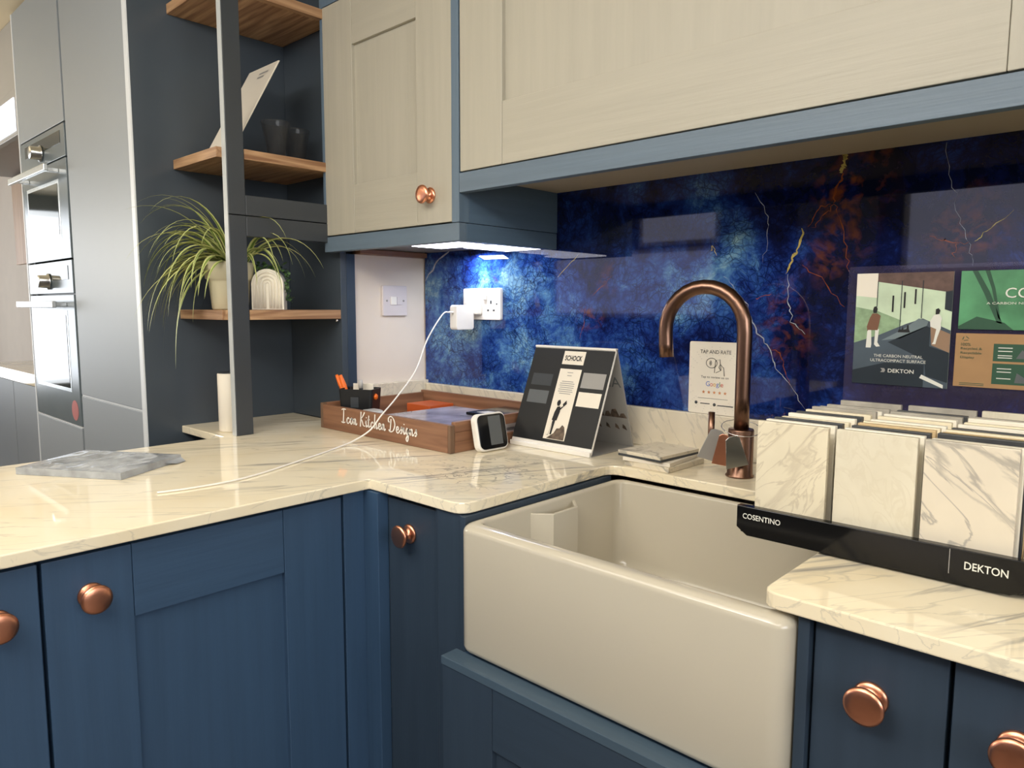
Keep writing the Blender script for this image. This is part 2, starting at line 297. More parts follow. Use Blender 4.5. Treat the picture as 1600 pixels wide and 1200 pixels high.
def obj(name, mb, mats, parent=None, origin=None):
    if not isinstance(mats, (list, tuple)): mats = [mats]
    me = bpy.data.meshes.new(name)
    if parent is not None: off = Vector(parent['_o'])
    elif origin is not None: off = Vector(origin)
    else:
        xs = [v.co for v in mb.bm.verts]
        off = Vector(((min(v.x for v in xs)+max(v.x for v in xs))/2, (min(v.y for v in xs)+max(v.y for v in xs))/2, min(v.z for v in xs)))
    for v in mb.bm.verts: v.co -= off
    mb.bm.to_mesh(me); mb.bm.free()
    for m in mats: me.materials.append(m)
    o = bpy.data.objects.new(name, me); C.objects.link(o)
    o['_o'] = tuple(off)
    if parent is not None: o.parent = parent
    else: o.location = off
    return o
def thing(name, label, cat, loc, group=None):
    o = bpy.data.objects.new(name, None); C.objects.link(o); o.location = loc; o.empty_display_size = .05
    o['label'] = label; o['category'] = cat; o['_o'] = tuple(loc)
    if group: o['group'] = group
    return o
def tag(o, label, cat, group=None):
    o['label'] = label; o['category'] = cat
    if group: o['group'] = group
    return o
def struct(name, mb, mats):
    o = obj(name, mb, mats); o['kind'] = 'structure'; return o

def text(s, name, parent, m, at, u, v, width, height=None, off=0.0, bold=0.0):
    """lettering as a flat mesh; at = lower left corner, u and v the writing directions"""
    cu = bpy.data.curves.new(name, 'FONT'); cu.body = s; cu.resolution_u = 3; cu.offset = bold
    tmp = bpy.data.objects.new(name+'_tmp', cu); C.objects.link(tmp)
    dg = bpy.context.evaluated_depsgraph_get()
    me = bpy.data.meshes.new_from_object(tmp.evaluated_get(dg))
    bpy.data.objects.remove(tmp); bpy.data.curves.remove(cu)
    xs = [p.co.x for p in me.vertices]; ys = [p.co.y for p in me.vertices]
    x0, x1, y0, y1 = min(xs), max(xs), min(ys), max(ys)
    sx = width/(x1-x0); sy = (height/(y1-y0)) if height else sx
    U = Vector(u).normalized(); V = Vector(v).normalized(); N = U.cross(V); A = Vector(at) + N*off; po = Vector(parent['_o'])
    for p in me.vertices: p.co = A + U*((p.co.x-x0)*sx) + V*((p.co.y-y0)*sy) - po
    me.materials.clear(); me.materials.append(m)
    o = bpy.data.objects.new(name, me); C.objects.link(o); o.parent = parent; o['_o'] = tuple(po)
    return o

def rounded(pts, rad, n=5):
    """round chosen corners of an outline"""
    out = []; k = len(pts)
    for i, p in enumerate(pts):
        r = rad.get(i, 0)
        if r <= 0: out.append(p); continue
        a = Vector(pts[i-1]) - Vector(p); b = Vector(pts[(i+1) % k]) - Vector(p); a.normalize(); b.normalize()
        s = Vector(p) + a*r; e = Vector(p) + b*r
        for j in range(n+1):
            t = j/n; out.append(tuple((1-t)**2*s + 2*t*(1-t)*Vector(p) + t*t*e))
    return out

# ------------------------------------------------------------------ the room
struct('floor', MB().box((-6, -4.4, -.05), (4.6, .15, 0)), M['floor'])
struct('ceiling', MB().box((-6, -4.4, 2.20), (4.6, .15, 2.26)), M['ceiling'])
struct('trim_1', MB().box((-5.5, -1.10, 2.192), (-.3, -1.092, 2.1995)), M['silvergrey'])
struct('wall_back', MB().box((-6, 0, 0), (4.6, .12, 2.2)), M['wall'])
wl = MB(); wl.box((-.06, -.254, 0), (-.008, -.001, 1.36)); struct('wall_left', wl, M['wall'])
struct('wall_right', MB().box((4.5, -4.3, 0), (4.6, -.0, 2.2)), M['room'])
struct('wall_side', MB().box((-6, -4.3, 0), (-5.9, -.0, 2.2)), M['room'])
wf = MB(); wf.box((-6, -4.4, 0), (4.6, -4.3, 2.2)); struct('wall_front', wf, M['room'])
def pane(name, a, b, frame_ax, glass):
    o = struct(name, MB().box(a, b), M['white'])
    g = MB()
    a = Vector(a); b = Vector(b); lo = Vector([min(a[i], b[i]) for i in range(3)]); hi = Vector([max(a[i], b[i]) for i in range(3)])
    for i in range(3):
        if i != frame_ax: lo[i] += .04; hi[i] -= .04
    if frame_ax == 1: lo.y = hi.y + .0005; hi.y += .004
    else: lo.x = hi.x + .0005; hi.x += .004
    g.box(lo, hi); obj('window_pane', g, glass, o); return o
pane('window_1', (-5.9, -3.2, .5), (-5.88, -.95, 2.05), 0, M['daylight'])
pane('window_2', (-3.06, -4.3, 1.12), (-1.28, -4.28, 1.74), 1, M['daylight2'])
pane('window_3', (-2.05, -4.3, 1.76), (-1.26, -4.28, 2.06), 1, M['daylight2'])
pane('window_4', (-3.64, -4.3, 1.18), (-3.2, -4.28, 1.72), 1, M['daylight2'])
pane('window_5', (.15, -4.3, 1.45), (.98, -4.28, 2.07), 1, M['daylight2'])
d1 = struct('door_1', MB().box((-.60, -4.3, 0), (-.02, -4.27, 2.06)), M['silvergrey'])

# ------------------------------------------------------------------ worktop, upstands, splashback
ol = [(0, -.003), (2.15, -.003), (2.15, -.655), (1.352, -.655), (1.352, -.237), (.848, -.237), (.848, -.648), (.597, -.648), (.597, -1.79), (-.02, -1.79), (-.02, -.634), (-.262, -.634), (-.262, -.304), (0, -.304)]
ol = rounded(ol, {3: .022, 4: .03, 5: .03, 6: .03, 7: .004})
wt = obj('worktop', MB().prism(ol, .881, .90, bev=.002), M['worktop'], origin=(.3, -.4, .881))
tag(wt, 'polished cream marble worktop wrapping the corner, cut out around the sink', 'worktop')
tag(obj('upstand', MB().box((.012, -.018, .9005), (2.15, -.0015, .989), .0015), M['upstand']), 'long marble upstand strip under the blue splashback', 'upstand')
tag(obj('upstand', MB().box((-.0075, -.254, .9005), (.0105, -.0015, .998), .0015), M['upstand']), 'short marble upstand strip under the white wall with the switch', 'upstand')

sp = MB(); sp.box((.0, -.0065, .9895), (2.15, -.0008, 1.5095), 0)
VE = dict(gold1=[(1.198, 1.508), (1.195, 1.483), (1.194, 1.466)], rust1=[(1.194, 1.466), (1.186, 1.438), (1.18, 1.412)], rust2=[(1.18, 1.412), (1.161, 1.387), (1.142, 1.37)], rust3=[(1.18, 1.412), (1.2, 1.378), (1.207, 1.331), (1.215, 1.284)],
 gold2=[(1.126, 1.368), (1.118, 1.327), (1.105, 1.303), (1.096, 1.284)], pale4=[(1.096, 1.284), (1.103, 1.231), (1.11, 1.193), (1.139, 1.166)], pale5=[(0.963, 1.285), (1.0, 1.247), (1.025, 1.205), (1.044, 1.166), (1.072, 1.135), (1.083, 1.097), (1.114, 1.067), (1.146, 1.019)],
 rust6=[(1.129, 1.299), (1.173, 1.267), (1.21, 1.219)], pale7=[(1.363, 1.493), (1.372, 1.429), (1.389, 1.369), (1.407, 1.32), (1.412, 1.288)], rust7=[(1.347, 1.34), (1.37, 1.331), (1.405, 1.328)], gold7=[(1.41, 1.325), (1.436, 1.35), (1.464, 1.375)],
 pale8=[(1.026, 1.449), (1.055, 1.396), (1.056, 1.371), (1.048, 1.308)], pale9=[(0.002, 1.292), (0.052, 1.347), (0.117, 1.384)], gold9=[(0.515, 1.294), (0.581, 1.346)], rust10=[(0.603, 1.217), (0.598, 1.17), (0.585, 1.138)], rust11=[(0.622, 1.245), (0.669, 1.278), (0.683, 1.292)],
 gold12=[(0.932, 1.337), (0.937, 1.346), (0.947, 1.325)], rust14=[(1.035, 1.234), (1.068, 1.244)], rust15=[(1.383, 1.305), (1.391, 1.326)], rust16=[(1.072, 1.135), (1.09, 1.13), (1.10, 1.095), (1.118, 1.062)], rust17=[(1.18, 1.412), (1.15, 1.40), (1.135, 1.372)])
WD = dict(gold1=.0075, gold2=.0045, pale5=.0016, rust1=.003, rust3=.0016, rust2=.0018, rust7=.0018, pale7=.0007, pale8=.001, pale9=.004, pale4=.0013, rust6=.0016)
rv = random.Random(3)
def ribbon(mb, P, w, mi, y):
    Q = []
    for i in range(len(P)-1):
        for s in range(5):
            t = s/5; Q.append((P[i][0]*(1-t)+P[i+1][0]*t + rv.gauss(0, .0022), P[i][1]*(1-t)+P[i+1][1]*t + rv.gauss(0, .0018)))
    Q.append(P[-1])
    W = [.7*w*(.2+1.1*rv.random())*math.sin(PI*(.12+.8*i/max(1, len(Q)-1))) for i in range(len(Q))]
    for i in range(len(Q)-1):
        dx, dz = Q[i+1][0]-Q[i][0], Q[i+1][1]-Q[i][1]; l = math.hypot(dx, dz) or 1; nx, nz = -dz/l, dx/l
        a, b = W[i], W[i+1]
        mb.quad([(Q[i][0]-nx*a, y, Q[i][1]-nz*a), (Q[i+1][0]-nx*b, y, Q[i+1][1]-nz*b), (Q[i+1][0]+nx*b, y, Q[i+1][1]+nz*b), (Q[i][0]+nx*a, y, Q[i][1]+nz*a)], mi)
for k, P in VE.items():
    mi = 1 if k.startswith('rust') else 2 if k.startswith('gold') else 3
    P = [(x, min(z, 1.508)) for x, z in P]
    ribbon(sp, P, WD.get(k, .0014), mi, -.0068)
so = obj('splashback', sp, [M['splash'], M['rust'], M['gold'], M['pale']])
tag(so, 'glossy deep blue agate glass splashback with rust and gold veins behind the tap', 'splashback')

# ------------------------------------------------------------------ cabinets
def fbox(mb, face, u0, u1, v0, v1, n0, n1, r=.0012, mi=0):
    """box on a cabinet face: face '-y' (u = x, outwards -y) or '+x' (u = y, outwards +x)"""
    if face == '-y': mb.box((u0, n0, v0), (u1, n1, v1), r, mi)
    else: mb.box((n0, u0, v0), (n1, u1, v1), r, mi)
def shaker(parent, face, u0, u1, v0, v1, front, th, sl, sr, rb, rt, mz, mx, lab=None):
    """five-piece door: two stiles, two rails and a recessed panel"""
    s = 1 if face == '+x' else -1
    back = front - s*th
    d = MB()
    fbox(d, face, u0, u0+sl, v0, v1, back, front); fbox(d, face, u1-sr, u1, v0, v1, back, front)
    fbox(d, face, u0+sl+.0006, u1-sr-.0006, v0, v0+rb, back, front-s*.0004, mi=1); fbox(d, face, u0+sl+.0006, u1-sr-.0006, v1-rt, v1, back, front-s*.0004, mi=1)
    o = obj('door', d, [mz, mx], parent)
    p = MB(); fbox(p, face, u0+sl-.002, u1-sr+.002, v0+rb-.002, v1-rt+.002, back+s*.001, front-s*.0095, 0)
    obj('door_panel', p, mz, o)
    return o
def slab(parent, face, u0, u1, v0, v1, front, th, m):
    s = 1 if face == '+x' else -1
    d = MB(); fbox(d, face, u0, u1, v0, v1, front - s*th, front)
    return obj('door', d, m, parent)
def knob(parent, p, axis):
    mb = MB()
    mb.lathe([(.0175, 0), (.0178, .002), (.0165, .004), (.013, .0055), (.0085, .007), (.0068, .012), (.0072, .017), (.011, .0205), (.0195, .0225), (.0206, .0245), (.0200, .0268), (.0165, .0285), (.009, .0295), (.0005, .0298)], p, axis, n=40)
    return obj('knob', mb, M['copper'], parent)

# run along the left wall, faces towards +x
FX = .583
b1 = thing('base_cabinet', 'navy base cabinet with copper knob, left of the inside corner under the marble', 'cabinet', (.30, -.93, 0))
obj('carcass', MB().box((.03, -1.172, .10), (FX-.021, -.70, .879), .001), M['navy_lo'], b1)
obj('plinth', MB().box((.06, -1.172, 0), (FX-.06, -.70, .0995)), M['navy_lo'], b1)
dr = shaker(b1, '+x', -1.1715, -.7005, .11, .873, FX, .0205, .1135, .115, .11, .11, M['navy_z'], M['navy_y']); knob(dr, (FX+.0003, -1.114, .813), (1, 0, 0))
b2 = thing('base_cabinet', 'navy base cabinet cut by the left picture edge, only knob and stile showing', 'cabinet', (.30, -1.5, 0))
obj('carcass', MB().box((.03, -1.78, .10), (FX-.021, -1.176, .879), .001), M['navy_lo'], b2)
obj('plinth', MB().box((.06, -1.78, 0), (FX-.06, -1.176, .0995)), M['navy_lo'], b2)
dr = shaker(b2, '+x', -1.78, -1.1765, .11, .873, FX, .0205, .115, .115, .11, .11, M['navy_z'], M['navy_y']); knob(dr, (FX+.0003, -1.226, .808), (1, 0, 0))
cp = MB(); cp.box((FX-.06, -.6955, 0), (FX, -.632, .879), .001); cp.box((FX+.0003, -.652, 0), (.6265, -.627, .879), .001)
tag(obj('corner_post', cp, M['navy_z']), 'navy upright corner post where the two worktop runs meet', 'cabinet post')
# run along the back wall, faces towards -y
FY = -.63
b3 = thing('base_cabinet', 'narrow navy pull-out cabinet with copper knob, between inside corner and sink', 'cabinet', (.70, -.32, 0))
obj('carcass', MB().box((.63, -.605, .10), (.764, -.05, .879), .001), M['navy_lo'], b3)
obj('plinth', MB().box((.63, -.57, 0), (.764, -.05, .0995)), M['navy_lo'], b3)
dr = slab(b3, '-y', .6295, .7645, .11, .869, FY, .0205, M['navy_shaded_z']); knob(dr, (.692, FY-.0003, .813), (0, -1, 0))
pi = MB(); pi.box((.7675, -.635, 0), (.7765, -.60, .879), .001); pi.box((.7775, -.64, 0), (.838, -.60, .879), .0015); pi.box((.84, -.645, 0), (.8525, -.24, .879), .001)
tag(obj('pilaster', pi, M['navy_shaded_z']), 'slim navy pilaster on the left flank of the sink', 'cabinet post')
sc = thing('sink_cabinet', 'navy shaker sink cabinet beneath the white butler sink', 'cabinet', (1.12, -.35, 0))
obj('carcass', MB().box((.856, -.655, .10), (1.388, -.05, .655), .001), M['navy_lo'], sc)
obj('plinth', MB().box((.856, -.62, 0), (1.388, -.05, .0995)), M['navy_lo'], sc)
obj('top_ledge', MB().box((.842, -.69, .6445), (1.389, -.656, .6585), .001), M['ledge'], sc)
shaker(sc, '-y', .843, 1.388, .11, .6435, -.688, .0205, .112, .112, .11, .10, M['navy_shaded_z'], M['navy_shaded_x'])
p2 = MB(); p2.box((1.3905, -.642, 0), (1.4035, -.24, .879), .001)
tag(obj('pilaster', p2, M['navy_shaded_z']), 'slim navy pilaster on the right flank of the sink', 'cabinet post')
b4 = thing('base_cabinet', 'narrow navy cabinet with copper knob just right of the sink', 'cabinet', (1.47, -.32, 0))
obj('carcass', MB().box((1.4055, -.61, .10), (1.538, -.05, .879), .001), M['navy_lo'], b4)
obj('plinth', MB().box((1.4055, -.57, 0), (1.538, -.05, .0995)), M['navy_lo'], b4)
dr = slab(b4, '-y', 1.406, 1.537, .11, .872, -.632, .0205, M['navy_shaded_z']); knob(dr, (1.467, -.6323, .806), (0, -1, 0))
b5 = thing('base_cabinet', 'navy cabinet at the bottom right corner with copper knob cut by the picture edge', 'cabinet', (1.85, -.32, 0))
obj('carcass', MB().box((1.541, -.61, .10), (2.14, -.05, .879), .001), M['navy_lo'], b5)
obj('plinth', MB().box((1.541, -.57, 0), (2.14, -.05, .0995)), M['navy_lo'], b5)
dr = shaker(b5, '-y', 1.5415, 2.139, .11, .872, -.632, .0205, .112, .112, .11, .11, M['navy_shaded_z'], M['navy_shaded_x']); knob(dr, (1.597, -.6323, .806), (0, -1, 0))

# wall cabinets
WY = -.34
w1 = thing('wall_cabinet', 'stone coloured shaker wall cabinet with copper knob, above the corner sockets', 'cabinet', (.255, -.17, 1.36))
fr = MB()
fr.box((-.0145, WY, 1.4005), (-.004, -.29, 2.195), .001); fr.box((.4885, WY, 1.4005), (.5115, WY+.03, 2.195), .001); fr.box((-.004, WY, 1.9785), (.4885, WY+.03, 2.195), .001)
obj('frame', fr, M['steel_z'], w1)
cs = MB(); cs.box((-.003, -.3095, 1.405), (.4885, -.002, 2.19)); cs.box((.489, -.3095, 1.4005), (.511, -.002, 2.195), .001); obj('carcass', cs, M['steel_y'], w1)
obj('bottom_board', MB().box((.02, -.30, 1.3755), (.4885, -.01, 1.3995)), M['dim_under'], w1)  # dimness under the cabinet put into a dark board colour
pl = MB(); pl.box((-.0145, WY, 1.3605), (.5115, WY+.022, 1.3995), .001); obj('front_pelmet', pl, M['steel_x'], w1)
pl = MB(); pl.box((.4895, WY+.0225, 1.3605), (.5115, -.008, 1.3995), .001); obj('side_pelmet', pl, M['steel_y'], w1)
dr = shaker(w1, '-y', -.0035, .4878, 1.403, 1.977, WY+.0005, .0205, .127, .117, .119, .117, M['beige_z'], M['beige_x'])
knob(dr, (.417, WY+.0002, 1.466), (0, -1, 0))
w2 = thing('wall_cabinet', 'long stone coloured shaker wall cabinet with slate blue rail, above the sink', 'cabinet', (1.07, -.17, 1.46))
obj('frame', MB().box((.5125, WY, 1.4625), (2.14, WY+.02, 1.5035), .001), M['steel_x'], w2)
obj('underside_board', MB().box((.5125, WY+.0205, 1.4985), (2.14, -.009, 1.5085)), M['cream_under'], w2)
obj('carcass', MB().box((.5125, -.3095, 1.5105), (2.14, -.002, 2.195)), M['cream_under'], w2)
shaker(w2, '-y', .5155, 1.618, 1.5062, 2.18, WY+.0005, .0205, .124, .12, .124, .12, M['beige_z'], M['beige_x'])
shaker(w2, '-y', 1.621, 2.138, 1.5062, 2.18, WY+.0005, .0205, .12, .12, .124, .12, M['beige_z'], M['beige_x'])
for a, b, lab in (((.30, -.30, 1.3615), (.452, -.205, 1.3740), 'slim bright light panel under the corner wall cabinet, front one'), ((.36, -.185, 1.3615), (.478, -.03, 1.3740), 'slim bright light panel under the corner wall cabinet, rear one by the splashback')):
    lt = thing('cabinet_light', lab, 'light', ((a[0]+b[0])/2, (a[1]+b[1])/2, a[2]), 'lights under the corner wall cabinet')
    obj('housing', MB().box((a[0]-.004, a[1]-.004, a[2]+.003), (b[0]+.004, b[1]+.004, b[2]), .001), M['white'], lt)
    obj('diffuser', MB().box(a, (b[0], b[1], a[2]+.0028), .0005), M['led'], lt)
tag(obj('batten', MB().box((-.03, -.25, 1.3602), (.018, -.012, 1.3745), .002), M['tray_y']), 'thin brown wooden batten under the cabinet above the white wall', 'batten')

# ------------------------------------------------------------------ open shelf unit
su = thing('open_shelf_unit', 'charcoal open corner shelf unit with three oak shelves and a front post', 'shelf unit', (-.13, -.46, .9))
obj('back_panel', MB().box((-.262, -.302, .9005), (-.0005, -.284, 2.195), .0005), M['black_panel'], su)
obj('side_stile', MB().box((-.02, -.2835, .9005), (0, -.256, 1.3595), .0005), M['navy_shaded_z'], su)
po = MB(); po.box((-.019, -.6115, .9005), (-.001, -.6095, 2.195), 0, 1); po.box((-.019, -.609, .9005), (0, -.566, 1.434), .0012); po.box((-.019, -.609, 1.436), (0, -.566, 2.195), .0012)
obj('post', po, [M['post_face'], M['post_edge']], su)
for z0, z1 in ((1.386, 1.434), (1.436, 1.484)): obj('rail', MB().box((-.019, -.5655, z0), (-.0003, -.3025, z1), .0015), M['post_face'], su)
def shelf(z, lab):
    s = MB(); s.box((-.263, -.625, z-.024), (-.0195, -.303, z), .001)
    s.box((-.0193, -.5645, z-.024), (-.001, -.303, z), .001, 1)
    o = obj('shelf', s, [M['oak_x'], M['oak_y']], su)
    c = MB(); c.lathe([(.004, 0), (.004, .007)], (-.010, -.310, z-.0315), (0, 0, 1), n=12); obj('shelf_clip', c, M['chrome'], o)
    return o
shelf(1.208, ''); shelf(1.592, ''); shelf(1.975, '')

# ------------------------------------------------------------------ tall units, ovens, far run
TY = -.72
tc_ = thing('larder_cabinet', 'tall glare-greyed larder unit with plain doors, left of the shelf unit', 'cabinet', (-.53, -.4, 0))
obj('carcass', MB().box((-.79, TY+.022, .0), (-.286, -.12, 2.19), .001), M['dark_gap'], tc_)
obj('door', MB().box((-.782, TY, .947), (-.2875, TY+.021, 2.188), .0015), M['tall'], tc_)
obj('door', MB().box((-.782, TY, .10), (-.2875, TY+.021, .942), .0015), M['tall'], tc_)
obj('edge_trim', MB().box((-.2865, TY-.0035, .0), (-.264, TY+.0005, 2.188), .0003), M['edge_white'], tc_)
obj('seam_trim', MB().box((-.782, TY+.002, .9423), (-.2875, TY+.02, .9467)), M['edge_white'], tc_)
obj('end_panel', MB().box((-.2855, -.7192, 0), (-.264, -.284, 2.19), .0005), M['black_panel'], tc_)
oh = thing('oven_housing', 'tall glare-greyed oven housing unit holding two built-in ovens', 'cabinet', (-1.04, -.4, 0))
hc = MB(); hc.box((-1.292, TY+.022, 0), (-1.274, -.12, 2.19), .001); hc.box((-.806, TY+.022, 0), (-.7915, -.12, 2.19), .001); hc.box((-1.2735, -.16, 0), (-.8065, -.12, 2.19)); hc.box((-1.2735, TY+.022, 1.762), (-.8065, -.161, 2.19)); hc.box((-1.2735, TY+.022, 0), (-.8065, -.161, .84))
obj('carcass', hc, M['dark_gap'], oh)
obj('door', MB().box((-1.276, TY, 1.763), (-.798, TY+.021, 2.188), .0015), M['tall'], oh)
obj('door', MB().box((-1.276, TY, .10), (-.798, TY+.021, .838), .0015), M['tall'], oh)
obj('seam_trim', MB().box((-1.276, TY+.002, .8383), (-.798, TY+.02, .8425)), M['edge_white'], oh)
obj('edge_trim', MB().box((-1.289, TY-.001, .0), (-1.279, TY+.019, 2.188), .0005), M['edge_white'], oh)
def oven(z0, z1, zs, win, knobz, lab, sticker):
    o = thing('oven', lab, 'oven', (-1.04, TY+.2, z0))
    obj('cavity', MB().box((-1.27, TY+.0215, z0+.004), (-.81, -.17, z1-.004)), M['matt_black'], o)
    cpn = obj('control_panel', MB().box((-1.274, TY, zs+.003), (-.80, TY+.0205, z1-.002), .001), M['oven'], o)
    obj('display', MB().box((-1.22, TY-.0012, zs+.045), (-.84, TY-.0002, z1-.018), .0003), M['oven_win'], cpn)
    kb = MB(); kb.lathe([(.026, 0), (.026, .004), (.021, .006), (.020, .030), (.017, .032), (.0005, .0325)], (-1.04, TY-.0014, knobz), (0, -1, 0), n=28); obj('knob', kb, M['steelm'], o)
    d = obj('door', MB().box((-1.274, TY, z0+.002), (-.80, TY+.0205, zs-.002), .001), M['oven'], o)
    x0, x1, wz0, wz1 = win
    w = MB(); w.box((x0-.012, TY-.0008, wz0-.012), (x1+.012, TY-.0001, wz1+.012), 0, 1); w.box((x0, TY-.0018, wz0), (x1, TY-.0009, wz1), 0, 0); obj('window', w, [M['oven_win'], M['steelm']], d)
    h = MB(); h.box((-1.245, TY-.05, zs-.042), (-.835, TY-.038, zs-.022), .002)
    for hx in (-1.20, -.88): h.box((hx-.008, TY-.0375, zs-.038), (hx+.008, TY-.0002, zs-.026), .001)
    obj('handle', h, M['steelm'], d)
    if sticker:
        s = MB(); s.lathe([(.032, 0), (.032, .0006)], (-.853, TY-.0002, .89), (0, -1, 0), n=24, smooth=False); obj('sticker', s, M['red'], d)
    return o
oven(1.36, 1.7605, 1.66, (-1.215, -.893, 1.437, 1.592), 1.70, 'upper built-in oven with rotary knob and bar handle in the tall unit', False)
oven(.843, 1.3585, 1.253, (-1.232, -.885, .958, 1.19), 1.295, 'lower built-in oven with bar handle and round red sticker on its door', True)
# run beyond the ovens
fb = thing('far_base_cabinet', 'dark navy base cabinet run beyond the ovens at the left edge', 'cabinet', (-2.2, -.25, 0))
obj('carcass', MB().box((-3.2, -.478, 0), (-1.296, -.02, .842)), M['dark_gap'], fb)
for x0, x1 in ((-3.19, -2.62), (-2.615, -1.96), (-1.955, -1.30)): obj('door', MB().box((x0, -.50, .10), (x1, -.48, .84), .001), M['tall'], fb)
tag(obj('far_worktop', MB().box((-3.2, -.505, .8425), (-1.2945, -.0005, .90), .002), M['worktop']), 'pale worktop of the far run beyond the ovens', 'worktop')
tag(obj('far_splashback', MB().box((-3.2, -.005, .9005), (-1.2945, -.0008, 1.444)), M['green_wall']), 'dull green splashback of the far run beyond the ovens', 'splashback')
fw = thing('far_wall_cabinet', 'pale wood fronted wall cabinet beyond the ovens at the left edge', 'cabinet', (-2.2, -.2, 1.45))
obj('carcass', MB().box((-3.2, -.30, 1.452), (-1.2945, -.002, 1.90)), M['dark_gap'], fw)
for x0, x1 in ((-3.19, -2.30), (-2.295, -1.30)): obj('door', MB().box((x0, -.32, 1.446), (x1, -.3005, 1.905), .001), M['wood_far'], fw)
bh = MB(); bh.box((-3.2, -.70, 1.93), (-1.296, -.002, 2.198)); struct('wall_bulkhead', bh, M['silvergrey'])
wn = MB(); wn.box((-2.9, -.72, 1.80), (-1.296, -.7005, 1.955), .002)
w6 = struct('window_6', wn, M['silvergrey']); obj('window_pane', MB().box((-2.86, -.7235, 1.815), (-1.31, -.7203, 1.925)), M['daylight'], w6)
sb = thing('swatch_board', 'dark display board with white swatch squares on the far worktop', 'display board', (-1.75, -.30, .9))
t = MB(); t.prism([(-.40, .9005), (-.15, .9005), (-.15, 1.215), (-.24, 1.215)], -2.3, -1.46, 'yz'); obj('board', t, M['black'], sb)
def slope(z): return -.40 + (z-.9005)/(1.215-.9005)*.16
for i, (x, z) in enumerate([(x, z) for x in (-2.09, -1.94, -1.79) for z in (1.02, 1.075)]):
    q = MB(); q.quad([(x, slope(z)-.002, z), (x+.11, slope(z)-.002, z), (x+.11, slope(z+.04)-.002, z+.04), (x, slope(z+.04)-.002, z+.04)]); obj('swatch', q, M['white_p'], sb)
q = MB(); q.quad([(-2.1, slope(1.125)-.002, 1.125), (-1.68, slope(1.125)-.002, 1.125), (-1.68, slope(1.165)-.002, 1.165), (-2.1, slope(1.165)-.002, 1.165)]); obj('header_strip', q, M['silvergrey'], sb)

# ------------------------------------------------------------------ sink and tap
sk = thing('butler_sink', 'cream fireclay butler sink with rounded front, set into the marble worktop', 'sink', (1.122, -.44, .66))
def basin():
    x0, x1, y0, y1, z0, z1 = .855, 1.388, -.664, -.222, .6605, .874
    wl_, wf, zb = .02, .028, .69
    def ring(x0, x1, y0, y1, r, z, n=6):
        out = []
        for cx, cy, a0 in ((x1-r, y1-r, 0), (x0+r, y1-r, PI/2), (x0+r, y0+r, PI), (x1-r, y0+r, 1.5*PI)):
            for k in range(n+1):
                a = a0 + PI/2*k/n; out.append((cx+r*math.cos(a), cy+r*math.sin(a), z))
        return out
    L = []
    L.append(ring(x0+.012, x1-.012, y0+.012, y1-.012, .012, z0))
    for k in range(1, 4): a = PI/2*k/3; L.append(ring(x0+.012*(1-math.sin(a)), x1-.012*(1-math.sin(a)), y0+.012*(1-math.sin(a)), y1-.012*(1-math.sin(a)), .022, z0+.012*(1-math.cos(a))))
    rr = .013
    for k in range(0, 7): a = PI/2*k/6; d = rr*(1-math.cos(a)); L.append(ring(x0+d, x1-d, y0+d, y1-d, .022, z1-rr+rr*math.sin(a)))
    ix0, ix1, iy0, iy1 = x0+wl_, x1-wl_, y0+wf, y1-wl_
    r2 = .006
    for k in range(0, 4): a = PI/2*k/3; d = r2*math.sin(a); L.append(ring(ix0-r2+d, ix1+r2-d, iy0-r2+d, iy1+r2-d, .022, z1-r2+r2*math.cos(a)))
    L.append(ring(ix0+.004, ix1-.004, iy0+.004, iy1-.004, .024, zb+.03))
    for k in range(1, 5): a = PI/2*k/4; d = .004+.03*(1-math.cos(a)); L.append(ring(ix0+d, ix1-d, iy0+d, iy1-d, .026, zb+.03*(1-math.sin(a))))
    mb = MB(); t = bmesh.new()
    R = [[t.verts.new(p) for p in r] for r in L]; n = len(R[0])
    for i in range(len(R)-1):
        for k in range(n): t.faces.new([R[i][k], R[i][(k+1) % n], R[i+1][(k+1) % n], R[i+1][k]])
    t.faces.new(R[0][::-1]); t.faces.new(R[-1])
    bmesh.ops.recalc_face_normals(t, faces=t.faces[:])
    mb._add(t, 0, True); return mb
obj('basin', basin(), M['ceramic'], sk)
of = MB(); oo = [(.8752, -.505), (.899, -.492), (.902, -.488), (.902, -.424), (.899, -.420), (.8752, -.392)]; ii = [(.8752, -.4975), (.8955, -.486), (.8955, -.4255), (.8752, -.40)]
def wallstrip(mb, pts, th, z0, z1):
    for i in range(len(pts)-1):
        a = Vector(pts[i]); b = Vector(pts[i+1]); d = (b-a).normalized(); nrm = Vector((-d.y, d.x))*th
        q = [a-d*.0, b+d*.0, b+nrm, a+nrm]; mb.prism([tuple(p) for p in q], z0, z1, bev=.0012)
wallstrip(of, [(.8755, -.512), (.908, -.488), (.908, -.420), (.8755, -.388)], .006, .715, .862)
obj('overflow_weir', of, M['ceramic'], sk)
wd = MB(); wd.lathe([(.042, 0), (.042, .003), (.03, .004), (.026, .001), (.0005, .001)], (1.12, -.44, .6905), (0, 0, 1), n=28); obj('waste', wd, M['bronze'], sk)

